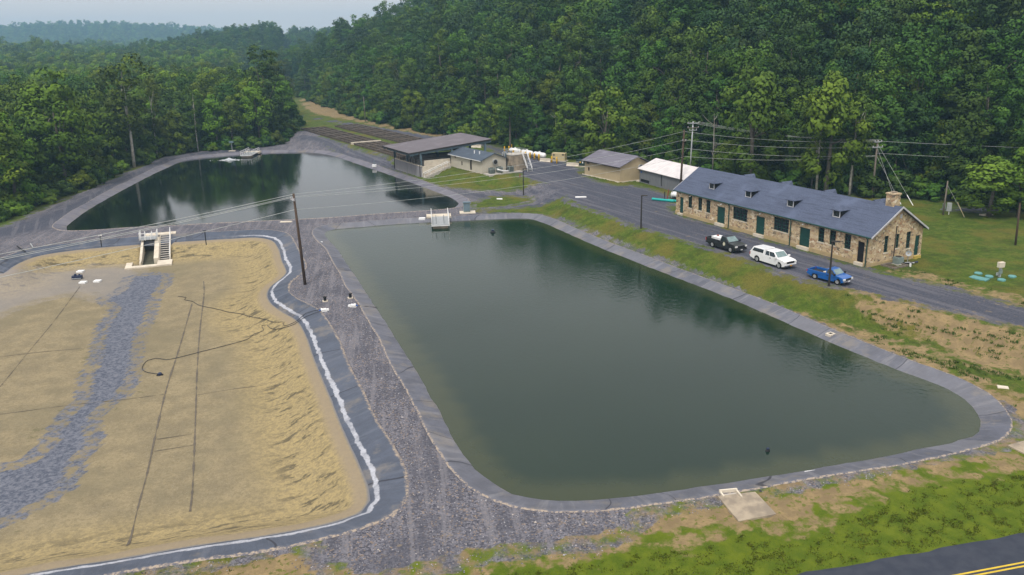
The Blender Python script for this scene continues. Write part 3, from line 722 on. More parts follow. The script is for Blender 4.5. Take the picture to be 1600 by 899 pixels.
for x in (9.98, 17.6, 25.5, 33.5):
    b3 = MB()
    b3.hexa([(x - 1.0, 5.0, 6.6), (x + 1.0, 5.0, 6.6), (x + 1.0, 7.0, 5.4), (x - 1.0, 7.0, 5.4)], [(x - .05, 4.9, 7.32), (x + .05, 4.9, 7.32), (x + .05, 7.0, 7.30), (x - .05, 7.0, 7.30)])
    b3.build('rear_dormer', M_SLATE, sb_)
ch = MB().box(35.45, 36.65, 4.6, 5.7, 6.6, 8.45).box(35.37, 36.73, 4.52, 5.78, 8.45, 8.62).build('chimney', M_STONE, roof)
MB().box(35.75, 36.35, 4.85, 5.45, 8.625, 8.78).build('chimney_cap', M_DIRTYCONC, sb_)

# ---------------------------------------------------------------- tan shed
A1, an1, l1 = frame_of((913.5, 273), (968.7, 285.4), ZP)
ts = thing('tan_shed', 'tan metal shed with a plain mauve-grey gable roof, beside the gravel yard', 'building', A1, an1)
L1, D1, H1 = l1, 7.7, 3.15
w = MB(); wall_panel(w, O, X, L1, H1, [(1.25, 1.75, 1.0, 1.75)], Y, .1); w.quad((L1, 0, 0), (L1, D1, 0), (L1, D1, H1), (L1, 0, H1)); w.quad((0, 0, 0), (0, D1, 0), (0, D1, H1), (0, 0, H1)); w.quad((0, D1, 0), (L1, D1, 0), (L1, D1, H1), (0, D1, H1))
for x in (0, L1): w.add([(x, 0, H1), (x, D1, H1), (x, 4.2, 4.8)], [(0, 1, 2)])
w.build('wall', M_TAN, ts)
r = MB(); gable_roof(r, -.5, L1 + .4, -.55, 4.3, D1 + .45, 3.12, 5.0, 3.25, .12); r.build('roof', M_TANROOF, ts)
MB().box(-.5, L1 + .4, -.60, -.553, 2.92, 3.10).build('fascia', M_BRONZE, ts)
window(ts, O, X, Y, (1.25, 1.75, 1.0, 1.75), M_BRONZE, 1, 1, d=.03)
for a in (.75, 1.3): MB().box(a, a + .4, -.05, -.002, 2.45, 2.85).build('vent', M_BRONZE, ts)
MB().box(-.7, L1 + .15, -.16, -.004, -.3, .14).box(L1 + .004, L1 + .15, -.16, D1, -.3, .14).build('footing', M_PALECONC, ts)
fn = MB().tube([(L1 + .002, 5.0, 2.7), (L1 + .45, 5.0, 2.7)], [.5, .58], 14).build('exhaust_fan', M_STEEL, ts)
MB().tube([(L1 + .452, 5.0, 2.7), (L1 + .47, 5.0, 2.7)], .47, 14).build('fan_grille', M_BRONZE, fn)

# ---------------------------------------------------------------- grey shed
gs_ = thing('grey_shed', 'weathered grey board shed with a white metal roof, end-on to the stone building', 'building', (25.8, 157.5, ZP), math.radians(-67))
L2, D2, H2 = 15, 8.0, 2.75
w = MB(); wall_panel(w, O, X, L2, H2, [(.4, 3.6, .12, .75), (7.6, 8.0, .3, 2.72)], Y, .2); w.quad((L2, 0, 0), (L2, D2, 0), (L2, D2, H2), (L2, 0, H2)); w.quad((0, 0, 0), (0, D2, 0), (0, D2, H2), (0, 0, H2)); w.quad((0, D2, 0), (L2, D2, 0), (L2, D2, H2), (0, D2, H2))
for x in (0, L2): w.tri((x, 0, H2), (x, D2, H2), (x, D2 / 2, 4.35))
for k in range(50):
    x = .15 + k * .3
    if x < 7.5 or x > 8.1:
        w.box(x, x + .035, -.03, -.002, .8 if .3 < x < 3.7 else .15, H2 - .02)
w.build('wall', M_BOARD, gs_)
MB().box(.42, 3.58, .1, .19, .13, .74).build('gap', M_DARK, gs_); MB().box(7.62, 7.98, .12, .19, .31, 2.7).build('gap', M_DARK, gs_)
r = MB(); gable_roof(r, -.35, L2 + .3, -.35, D2 / 2, D2 + .35, 2.72, 4.5, 2.72, .1)
for k in range(1, 16): 
    x = -.35 + k * .98; r.slab([(x, -.35, 2.745), (x + .04, -.35, 2.745), (x + .04, D2 / 2, 4.525), (x, D2 / 2, 4.525)], .03)
r.build('roof', M_WHITEROOF, gs_)
MB().box(.5, .95, -.06, -.035, 1.95, 2.3).build('notice', M_BLUE, gs_)
MB().box(-.6, .0, -.4, .3, -.4, .25).build('footing', M_PALECONC, gs_)

# ---------------------------------------------------------------- pump house, tank and yard gear
A3, an3, l3 = frame_of((705, 260), (753.5, 272), ZP)
ph = thing('pump_house', 'cream pump house with a dark blue gable roof next to the open pavilion', 'building', A3, an3)
L3, D3, H3 = 14.0, 6.2, 3.05
w = MB(); hs_ = [(4.9, 5.4, .85, 1.75), (8.8, 9.6, .3, 2.5)]
wall_panel(w, O, X, L3, H3, hs_, Y, .12); w.quad((L3, 0, 0), (L3, D3, 0), (L3, D3, H3), (L3, 0, H3)); w.quad((0, 0, 0), (0, D3, 0), (0, D3, H3), (0, 0, H3)); w.quad((0, D3, 0), (L3, D3, 0), (L3, D3, H3), (0, D3, H3))
for x in (0, L3): w.tri((x, 0, H3), (x, D3, H3), (x, 3.1, 4.1))
w.build('wall', M_CREAM, ph)
MB().box(-.1, L3 + .1, -.1, -.003, -1.2, .02).box(L3 + .003, L3 + .1, -.1, D3, -1.2, .02).build('footing', M_CONC, ph)
r = MB(); gable_roof(r, -.5, L3 + .35, -.5, 3.1, D3 + .4, 2.88, 4.3, 2.9, .14); prf = r.build('roof', M_PUMPROOF, ph)
MB().box(-.5, L3 + .35, -.56, -.504, 2.72, 2.86).build('gutter', M_WHITE, ph)
window(ph, O, X, Y, hs_[0], M_BRONZE, 1, 1, d=.04)
door(ph, O, X, Y, hs_[1], M_BRONZE, d=.05, handle=False)
for x in (1.9, 9.3): MB().box(x, x + .55, -.06, -.003, 2.25, 2.6).build('vent', M_BRONZE, ph)
for x, y in ((8.2, 1.6), (10.2, 1.75)): MB().tube([(x, y, 3.5), (x, y, 4.35)], .13, 8).build('roof_vent', M_WHITE, prf)
fn = MB().tube([(L3 + .002, 3.2, 2.35), (L3 + .5, 3.2, 2.35)], [.5, .6], 14).build('exhaust_fan', M_STEEL, ph)
MB().tube([(L3 + .502, 3.2, 2.35), (L3 + .52, 3.2, 2.35)], .48, 14).build('fan_grille', M_BRONZE, fn)
def local(o, x, y, z=0):
    c, s = math.cos(o.rotation_euler.z), math.sin(o.rotation_euler.z)
    return Vector((o.location.x + c * x - s * y, o.location.y + s * x + c * y, o.location.z + z))
ct = thing('concrete_tank', 'square stained concrete tank with steep white-railed steps by the pump house', 'tank', local(ph, L3 - 2.2, 6.75), an3)
MB().box(0, 3.6, 0, 4.2, -.3, 3.5).build('tank_body', M_DIRTYCONC, ct, bevel=.03)
MB().box(-.08, 3.68, -.08, 4.28, 3.503, 3.62).build('top_slab', M_CONC, ct)
rl = MB()
for y in (2.7, 3.9):
    rl.tube([(3.6, y, 4.6), (5.9, y, 1.0)], .05, 6); rl.tube([(3.6, y, 4.1), (5.9, y, .5)], .05, 6)
    for t in (0, .33, .66, 1): rl.tube([(3.6 + 2.3 * t, y, 3.6 - 3.6 * t), (3.6 + 2.3 * t, y, 4.6 - 3.6 * t)], .04, 5)
rl.build('handrail', M_WHITE, ct)
stp = MB()
for k in range(12):
    t = k / 12; stp.box(3.68 + 2.3 * t, 3.68 + 2.3 * (t + 1 / 12) + .04, 2.74, 3.86, 3.25 - 3.6 * t, 3.31 - 3.6 * t)
stp.build('steps', M_STEEL, ct)
rl = MB()
for a, b2 in (((.1, .1), (3.5, .1)), ((3.5, .1), (3.5, 2.6)), ((.1, .1), (.1, 4.1)), ((.1, 4.1), (3.5, 4.1))):
    for z in (4.1, 4.6): rl.tube([(*a, z), (*b2, z)], .035, 5)
    rl.tube([(*a, 3.6), (*a, 4.6)], .035, 5); rl.tube([(*b2, 3.6), (*b2, 4.6)], .035, 5)
rl.build('guard_rail', M_STEEL, ct)
for x in (.35, 1.1, 1.7): MB().tube([(x, -.25, 1.1), (x, -.25, 3.9), (x, .3, 3.95)], .13, 8).build('pipe', M_STEEL if x < 1.5 else M_BLUEST, ct)
slab_o = thing('concrete_slab', 'thin concrete slab under the cooling units by the pump house gable', 'slab', local(ph, L3 + .5, .2), an3)
MB().box(0, 2.6, -.2, 8.6, -.4, .10).build('slab_body', M_CONC, slab_o)
cu = thing('condenser_unit', 'grey-green condenser nearest the pump house corner', 'air conditioner', local(ph, L3 + 1.0, 1.0, .10), an3, 'condensers by the pump house gable')
MB().box(0, 1.1, 0, 1.1, .05, 1.25).build('casing', M_COND, cu, bevel=.03)
MB().tube([(.55, .55, 1.252), (.55, .55, 1.30)], .42, 14).build('fan_guard', M_BRONZE, cu)
lv = MB()
for k in range(8): lv.box(1.101, 1.12, .08, 1.02, .15 + k * .13, .20 + k * .13).box(.08, 1.02, -.02, -.001, .15 + k * .13, .20 + k * .13)
lv.build('louvre', M_BRONZE, cu)
dup(cu, local(ph, L3 + .8, 3.1, .10), label='grey-green condenser in the middle, behind the bent white pipe')
dup(cu, local(ph, L3 + 1.3, 5.6, .10), label='grey-green condenser nearest the concrete tank')
tag(MB().tube([local(ph, L3 + 2.5, 2.3, 1.1), local(ph, L3 + 2.6, 3.2, .75), local(ph, L3 + 2.5, 4.6, .45), local(ph, L3 + 2.0, 5.6, .4), local(ph, L3 + 1.9, 5.65, .10)], .16, 8).build('white_pipe', M_WHITE, smooth=True), 'bent white pipe running along the front of the condensers', 'pipe')

# ---------------------------------------------------------------- pavilion
PA = G(639, 240, 5.6)
pv_ = thing('pavilion', 'open-sided pavilion with a broad grey-brown roof on blue-grey steel posts', 'pavilion', (PA.x, PA.y, 0), math.radians(29.5))
# local x runs away from the pond, y along it; the single roof plane rises away from the pond
RL, RW = 21.3, 16.8
rz_ = lambda x: 5.6 + 1.7 * x / RL
r = MB(); r.slab([(0, 0, rz_(0)), (RL, 0, rz_(RL)), (RL, RW, rz_(RL)), (0, RW, rz_(0))], .14); r.build('roof', M_PAVROOF, pv_)
def rbeam(y0, y1, d0, d1, nm, m, x0=0.0, x1=RL):
    MB().hexa([(x0, y0, rz_(x0) - d1), (x1, y0, rz_(x1) - d1), (x1, y1, rz_(x1) - d1), (x0, y1, rz_(x0) - d1)], [(x0, y0, rz_(x0) - d0), (x1, y0, rz_(x1) - d0), (x1, y1, rz_(x1) - d0), (x0, y1, rz_(x0) - d0)]).build(nm, m, pv_)
for y in (.25, 8.3, RW - .45): rbeam(y, y + .22, .16, .75, 'roof_beam', M_BLUEST, .2, RL - .2)
rbeam(-.08, -.003, -.03, .26, 'roof_edge', M_BRONZE); rbeam(RW + .003, RW + .08, -.03, .26, 'roof_edge', M_BRONZE)
MB().box(-.08, -.003, -.08, RW + .08, rz_(0) - .26, rz_(0) + .03).build('roof_edge', M_BRONZE, pv_)
for x in (1.0, 7, 13, 19.5): MB().box(x, x + .22, .5, RW - .5, rz_(x) - 1.0, rz_(x) - .76).build('cross_beam', M_BLUEST, pv_)
for x in (2.75, 10.6, 19.3):
    for y in (.2, 8.2, RW - .6): MB().box(x, x + .42, y, y + .42, 1.9, rz_(x) - .77).build('column', M_BLUEST, pv_)
wl = MB().box(2.4, 2.72, -.5, RW - 1.6, -.8, 2.5)
for k in range(50): wl.box(2.34, 2.399, -.45 + k * .3, -.3 + k * .3, -.7, 2.4)
wl.build('retaining_wall', M_RIB, pv_)
MB().box(2.3, 2.82, -.6, RW - 1.5, 2.503, 2.62).build('wall_cap', M_PALECONC, pv_)
MB().box(2.723, 20.6, -.45, RW - 1.65, -.6, 1.9).build('floor_slab', M_CONC, pv_)
MB().box(2.83, 10.0, -.75, -.48, -.4, 2.5).build('side_wall', M_PALECONC, pv_)
MB().box(3.6, 10.0, -.2, .1, 1.903, 3.65).build('tank_front_wall', M_PALECONC, pv_)
for y0, y1 in ((-.4, RW - 1.8),):
    rl = MB()
    for z in (3.0, 3.35, 3.7): rl.tube([(2.55, y0, z), (2.55, y1, z)], .035, 5)
    for k in range(11): rl.tube([(2.55, y0 + k * 1.5, 2.62), (2.55, y0 + k * 1.5, 3.7)], .04, 5)
    rl.build('railing', M_BRONZE, pv_)
for k in range(4):
    y = .6 + k * 3.5; tk = MB().box(4.6, 19, y, y + .25, 1.903, 3.0).box(4.6, 19, y + 2.2, y + 2.45, 1.903, 3.0).box(4.6, 4.85, y + .25, y + 2.2, 1.903, 3.0).box(18.75, 19, y + .25, y + 2.2, 1.903, 3.0).build('rearing_tank', M_CONC, pv_)
    MB().box(4.86, 18.74, y + .26, y + 2.19, 2.4, 2.8).build('tank_water', M_DWATER, tk)
for z in (3.45, 4.0, 4.55): MB().box(4.5, 18.5, 9.9, 10.0, z, z + .4).build('side_slat', M_BRONZE, pv_)
stp = MB()
for k in range(11): stp.box(2.7 + k * .6, 3.35 + k * .6, -2.0, -.78, -.6, .15 + k * .2)
stp.build('steps', M_CONC, pv_)
for y in (-1.95, -.9):
    rl = MB(); rl.tube([(2.7, y, 1.0), (9.0, y, 3.2)], .06, 6)
    for k in range(5): rl.tube([(2.7 + k * 1.57, y, .1 + k * .53), (2.7 + k * 1.57, y, 1.0 + k * .55)], .04, 5)
    rl.build('step_rail', M_WHITE, pv_)
for y in (-.45, RW - 1.7): MB().tube([(2.28, y, -.5), (2.28, y, rz_(2.3) - .3)], .09, 6).build('downpipe', M_BRONZE, pv_)

# ---------------------------------------------------------------- raceways
def raceway(L_, label, group, loc, rz):
    t = thing('raceway', label, 'fish raceway', loc, rz, group)
    MB().box(0, L_, 0, .28, -.3, .55).box(0, L_, 1.6, 1.88, -.3, .55).box(0, .3, .28, 1.6, -.3, .5).box(L_ - .3, L_, .28, 1.6, -.3, .5).build('channel_wall', M_BROWNC, t)
    MB().box(.3, L_ - .3, .28, 1.6, -.3, .05).build('channel_water', M_DWATER, t)
    for k in range(1, int(L_ / 9)): MB().box(k * 9, k * 9 + .25, -.05, 1.93, .553, .68).build('walkboard', M_GREYWOOD, t)
    return t
ra = math.radians(-59.6); c_, s_ = math.cos(ra), math.sin(ra)
P1_ = G(470, 202.8, ZP); P2_ = G(523, 198.4, ZP)
R1 = raceway(50, 'long dark raceway at the far end of the nearer block', 'raceways in the far half of the nearer block', P1_, ra)
for k in range(1, 4): dup(R1, P1_ + Vector((-s_, c_, 0)) * 2.12 * k)
q0 = P1_ + Vector((c_, s_, 0)) * 52.5
R2 = raceway(34, 'long dark raceway beside the pavilion roof in the nearer block', 'raceways in the near half of the nearer block', q0, ra)
for k in range(1, 4): dup(R2, q0 + Vector((-s_, c_, 0)) * 2.12 * k)
R3 = raceway(74, 'very long dark raceway in the block beside the back track', 'raceways in the block beside the back track', P2_, ra)
for k in range(1, 4): dup(R3, P2_ + Vector((-s_, c_, 0)) * 2.12 * k)
tag(MB().box(0, .9, -.3, 8.6, -.3, .62).build('cross_walk', M_PALECONC), 'pale concrete walk crossing the nearer block of raceways', 'walkway')
bpy.data.objects['cross_walk'].location = P1_ + Vector((c_, s_, 0)) * 50.8; bpy.data.objects['cross_walk'].rotation_euler = (0, 0, ra)

# ---------------------------------------------------------------- gas tanks, bollards, generator, barriers
an5 = math.radians(-54.5)
t0 = G(797, 241.5, ZP)
gt_ = thing('gas_tank', 'white round-ended gas tank farthest from the generator', 'gas tank', t0, an5, 'white gas tanks behind the yellow bollards')
MB().tube([(.05, 0, 1.15), (.2, 0, 1.15), (.5, 0, 1.15), (4.0, 0, 1.15), (4.3, 0, 1.15), (4.45, 0, 1.15)], [.2, .48, .64, .64, .48, .2], 16).build('tank_body', M_WHITE, gt_, smooth=True)
MB().tube([(2.25, 0, 1.75), (2.25, 0, 2.02)], .24, 10).build('dome', M_WHITE, gt_)
for x in (1.0, 3.3): MB().box(x, x + .25, -.5, .5, 0, .62).build('saddle', M_CONC, gt_)
dup(gt_, t0 + Vector((math.cos(an5), math.sin(an5), 0)) * 5.0, label='middle one of the three white round-ended gas tanks')
dup(gt_, t0 + Vector((math.cos(an5), math.sin(an5), 0)) * 10.0, label='white round-ended gas tank behind the low concrete barrier')
bl = None
bp = [(788.5, 238), (795.4, 237.5), (799.5, 234.5), (801.9, 243.6), (808.1, 244), (814.4, 245.4), (821.2, 247), (828.3, 247.8), (835, 249.4), (842, 250.6), (862.1, 254.3), (870, 255.8)]
bl_lab = ['yellow bollard standing by the tank platform rail'] + ['yellow bollard at the far end of the white gas tanks'] * 2 + ['yellow bollard in the long row in front of the white gas tanks'] * 7 + ['left yellow bollard before the khaki generator', 'right yellow bollard before the khaki generator']
bl_grp = [None] + ['bollards at the far end of the gas tanks'] * 2 + ['bollards along the front of the gas tanks'] * 7 + ['bollards before the generator'] * 2
for (x, y), lb, gr in zip(bp, bl_lab, bl_grp):
    p = G(x, y, ZP)
    if bl is None:
        bl = MB().tube([(0, 0, -.2), (0, 0, 1.4), (0, 0, 1.5), (0, 0, 1.54)], [.19, .19, .13, .02], 10).build('bollard', M_YEL, smooth=True); o = bl
    else: o = bl.copy(); COL.objects.link(o)
    o.location = p; o['label'] = lb; o['category'] = 'bollard'
    if gr: o['group'] = gr
    elif 'group' in o: del o['group']
ge = thing('generator', 'khaki box generator behind two yellow bollards', 'generator', G(862, 252, ZP), math.radians(-24))
MB().box(0, 3.3, 0, 1.5, .15, 1.95).build('housing', M_KHAKI, ge, bevel=.05)
MB().box(-.2, 3.7, -.3, 1.7, -.1, .15).build('plinth', M_CONC, ge)
for x, z in ((.3, 1.35), (2.6, 1.45), (.4, .45)): MB().box(x, x + .5, -.03, -.001, z, z + .3).build('vent', M_BRONZE, ge)
def barrier(loc, rz, label):
    b_ = thing('jersey_barrier', label, 'barrier', loc, rz, 'pale concrete road barriers in the yard')
    MB().prism([(-.3, 0), (.3, 0), (.3, .08), (.12, .33), (.08, .82), (-.08, .82), (-.12, .33), (-.3, .08)], 'x', 0, 3.0).build('barrier_body', M_PALECONC, b_)
    return b_
jb = barrier(G(844, 252.2, ZP), math.radians(-36), 'pale concrete barrier in front of the nearest white gas tank')
dup(jb, G(885.5, 259.3, ZP), math.radians(-28), 'pale concrete barrier left of the dark green cabinet')
dup(jb, G(737, 230.5, ZP), math.radians(-28), 'pale concrete barrier standing behind the pavilion post')
tc_ = thing('transformer_cabinet', 'squat dark green transformer cabinet at the corner of the tan shed', 'transformer', G(900, 259.8, ZP), math.radians(-28))
MB().box(0, 2.1, 0, 1.6, .12, 1.5).build('cabinet', M_DKGREEN, tc_, bevel=.05); MB().box(-.3, 2.9, -.4, 1.9, -.1, .12).build('pad', M_PALECONC, tc_)
MB().box(.9, 1.2, -.02, -.001, .8, 1.1).build('warning_label', M_YEL, tc_)
MB().box(1.5, 1.75, -.02, -.001, .7, 1.1).build('notice', M_WHITE, tc_)

# ---------------------------------------------------------------- poles, lamps and wires
def up_from(P, tx, ty):
    """the point above P, at the same distance, that lies on the sight line of a pixel"""
    d = F + RV * ((tx - 800) / FPX) + UV_ * ((CY - ty) / FPX); t = P.y / d.y
    return Vector((0, 0, CAMH)) + d * t
def pole(base, top, label, mat, z0=ZP, r=.16, arms=(), armdir=0.0, cat='utility pole', base_pt=None):
    P = base_pt or GT(base[0], base[1], z0); Q = up_from(P, *top)
    o = thing('utility_pole', label, cat, P)
    q = Q - P
    MB().tube([Vector((0, 0, -.4)), q * .5, q], [r * 1.12, r, r * .78], 10).build('shaft', mat, o, smooth=True)
    ends = []
    for dz, half, am in arms:
        a = q + Vector((0, 0, -dz)); u = Vector((math.cos(armdir), math.sin(armdir), 0))
        c = MB(); M_ = Matrix.Translation(a) @ Matrix.Rotation(armdir, 4, 'Z'); c.box(-half, half, -.24, -.14, -.07, .07, M_); ca = c.build('crossarm', am, o)
        for s in ((-1, 0, 1) if half > .6 else (-1, 1)):
            e = a + u * s * half * .9 + Vector((-math.sin(armdir), math.cos(armdir), 0)) * -.19
            MB().tube([e + Vector((0, 0, .07)), e + Vector((0, 0, .16)), e + Vector((0, 0, .3))], [.05, .08, .04], 8).build('insulator', M_TRIM, ca)
            ends.append(P + e + Vector((0, 0, .3)))
    return o, P + q, ends
p1, p1t, p1e = pole((477, 445), (458.5, 303), 'tall brown pole on the gravel bank between the empty pond and the full one', M_WOOD, 0, .17, ((.75, .62, M_TRIM),), math.radians(-55))
_, p2t, _ = pole((571, 190), (568, 151.5), 'bare reddish-grey pole beside the back track past the raceways', M_GREYWOOD, ZP, .15)
_, p3t, _ = pole((751, 208), (750, 174), 'bare pale pole among the bushes behind the pavilion roof', M_GREYWOOD, ZP, .15)
p4, p4t, p4e = pole((1062.5, 304), (1069, 203), 'brown pole in front of the white shed roof, with four wires each side', M_WOOD, ZP, .19, ((2.0, .35, M_GREYWOOD),), math.radians(20))
p5, p5t, p5e = pole((1077.5, 278), (1083, 190), 'grey pole with three stacked crossarms behind the white shed roof', M_STEEL, ZP, .15, ((.35, 1.25, M_STEEL), (1.25, 1.2, M_GREYWOOD), (1.75, .8, M_STEEL)), math.radians(8))
p6, p6t, p6e = pole((1362.5, 308), (1371.5, 219), 'three-armed pole with guy wires behind the slate roof', M_GREYWOOD, ZP, .17, ((.3, .75, M_STEEL), (1.25, 1.05, M_STEEL)), math.radians(15))
p7, p7t, _ = pole((1473.5, 336), (1481, 283), 'short grey pole carrying the utility boxes on the right lawn', M_GREYWOOD, ZP, .12)
p8, p8t, _ = pole((1586.5, 384), (1594, 318), 'slim dark pole at the right edge of the lawn', M_WOOD, ZP, .13)
uc = thing('utility_cabinet', 'pale grey metal box hung beside the short pole on the lawn', 'electric box', GT(1476.5, 335, ZP), math.radians(-20))
MB().box(.1, .8, -.3, .0, .55, 1.9).build('meter_box', M_STEEL, uc, bevel=.03)
MB().box(-.5, -.05, -.28, -.03, .9, 1.75).build('switch_box', M_COND, uc, bevel=.02)
MB().tube([(.5, -.15, .55), (.5, -.15, -.2)], .06, 6).tube([(-.3, -.15, .9), (-.3, -.15, -.2)], .05, 6).build('conduit', M_WHITE, uc)
def lamp(base, top, label):
    P = GT(*base, ZP); Q = up_from(P, *top); h = Q.z - P.z
    o = thing('lamp_post', label, 'lamp post', P, 0, 'bronze area lamp posts along the gravel road')
    MB().tube([(0, 0, -.3), (0, 0, h)], [.13, .09], 8).build('post', M_BRONZE, o)
    MB().tube([(0, 0, -.2), (0, 0, .06)], .2, 12).build('foot', M_BRONZE, o)
    hd = MB().box(-.12, .85, -.16, .16, h, h + .13).build('lamp_head', M_BRONZE, o, bevel=.03)
    MB().box(.2, .75, -.12, .12, h - .02, h - .002).build('lens', M_SKYL, hd)
    return o
lamp((818, 306), (818, 264.5), 'dark lamp post on the little grass island below the pump house')
lamp((1001.5, 357), (1006, 306.5), 'dark lamp post at the road edge facing the stone building far end')
lamp((1295, 447), (1300, 378.5), 'dark lamp post in front of the blue pickup')
def wire(a, b_, sag, label, group, r=.024, n=18):
    pts = [a.lerp(b_, i / n) + Vector((0, 0, -4 * sag * (i / n) * (1 - i / n))) for i in range(n + 1)]
    return tag(MB().tube(pts, r, 4, False).build('wire', M_WIRE), label, 'wire', group)
LEFT = Vector((-92, 30, 0))
for i, e in enumerate((p1t + Vector((0, 0, -.05)), p1e[0], p1e[1], p1t + Vector((0, 0, -2.0)))):
    wire(e, LEFT + Vector((i * .8, -i * .6, 11.4 - (2.0 if i == 3 else .4 * min(i, 1)))), 1.2, 'pale wire running from the brown pole out of the picture to the left', 'wires left of the brown pole', .028)
for i, e in enumerate((p1t + Vector((0, 0, -.05)), p1e[0], p1e[1], p1t + Vector((0, 0, -2.0)))):
    wire(e, p4t + Vector((0, 0, -.3 - i * 1.55)), 1.1, 'long wire crossing the far pond from the brown pole to the shed', 'wires over the far pond', .02, 30)
for i in range(4):
    wire(p4t + Vector((0, 0, -.3 - i * 1.5)), (p6t + Vector((0, 0, -.3 - (i > 0) * .9 - (i > 1) * 1.5 - (i > 2) * .1))) , .7, 'wire from the brown pole at the shed to the guyed pole', 'wires above the slate roof', .022)
for i, e in enumerate(p5e[:3]):
    wire(e, p6e[i], .9, 'wire from the crossarm pole to the guyed pole', 'upper wires behind the slate roof', .022)
RT = Vector((175, 108, 0))
for z, zz in ((-.2, 11.0), (-2.3, 8.6)): wire(p6t + Vector((0, 0, z)), RT + Vector((0, 0, zz)), 1.0, 'wire from the guyed pole out of the picture to the right', 'wires right of the guyed pole', .022)
for i, (x, y, dz) in enumerate(((1400, 318, -1.2), (1408, 320, -2.6), (1427, 322, -.6))):
    g_ = GT(x, y, ZP); a = p6t + Vector((0, 0, dz))
    o = thing('guy_wire', 'guy wire bracing the three-armed pole', 'guy wire', g_, 0, 'guy wires of the three-armed pole')
    MB().tube([a - g_, Vector((0, 0, 0))], .022, 4).build('strand', M_WIRE, o)
    MB().tube([(a - g_) * .17, (a - g_) * .005], .06, 6).build('guard', M_WHITE, o)
g_ = GT(1507, 340, ZP); o = thing('guy_wire', 'short guy wire bracing the pole with the utility boxes', 'guy wire', g_)
MB().tube([p7t + Vector((0, 0, -.6)) - g_, Vector((0, 0, 0))], .02, 4).build('strand', M_WIRE, o)
MB().tube([(p7t - g_) * .42, (p7t - g_) * .02], .05, 6).build('guard', M_KHAKI, o)
# ---------------------------------------------------------------- trees
def leaf_mat(name, dark, light, tip, var=.5):
    m, nt, b = newmat(name)
    t = attr(nt, 'tint'); oi = N(nt, 'ShaderNodeObjectInfo').outputs['Random']
    c = mixc(nt, t, dark, light)
    c = mixc(nt, smooth(nt, t, .78, 1.0), c, tip)
    c = mixc(nt, mth(nt, 'MULTIPLY', smooth(nt, oi, .0, 1.0), var), c, mixc(nt, .5, (.015, .035, .012), c, 'MIX'))
    h = N(nt, 'ShaderNodeHueSaturation', {'Hue': smooth(nt, mth(nt, 'FRACT', mth(nt, 'MULTIPLY', oi, 7.3)), 0, 1, .484, .516), 'Saturation': 1.05, 'Value': smooth(nt, mth(nt, 'FRACT', mth(nt, 'MULTIPLY', oi, 3.7)), 0, 1, .68, 1.35), 'Color': c})
    nt.links.new(h.outputs[0], b.inputs['Base Color'])
    b.inputs['Roughness'].default_value = .7; b.inputs['Specular IOR Level'].default_value = .2
    return m
LM_mid = leaf_mat('foliage', (.018, .050, .006), (.074, .140, .016), (.140, .205, .030))
LM_pale = leaf_mat('pale_foliage', (.045, .088, .008), (.105, .170, .018), (.165, .225, .030), .25)
LM_dark = leaf_mat('dark_foliage', (.015, .044, .011), (.042, .090, .020), (.072, .125, .028))
LM_warm = leaf_mat('olive_foliage', (.034, .064, .005), (.105, .150, .014), (.175, .215, .026), .3)
LM_left = leaf_mat('bright_foliage', (.042, .088, .005), (.135, .205, .017), (.22, .29, .032), .35)  # brighter leaf colour, mostly for the left and valley woods
BARK = pm('bark', (.10, .085, .065), (.16, .14, .115), 2.5, .9, bmp=.4)
BARKS = pm('grey_snag_bark', (.24, .22, .19), (.14, .13, .11), 1.5, .9)
BARKW = pm('white_bark', (.42, .40, .35), (.20, .18, .15), 1.2, .85, bmp=.3)

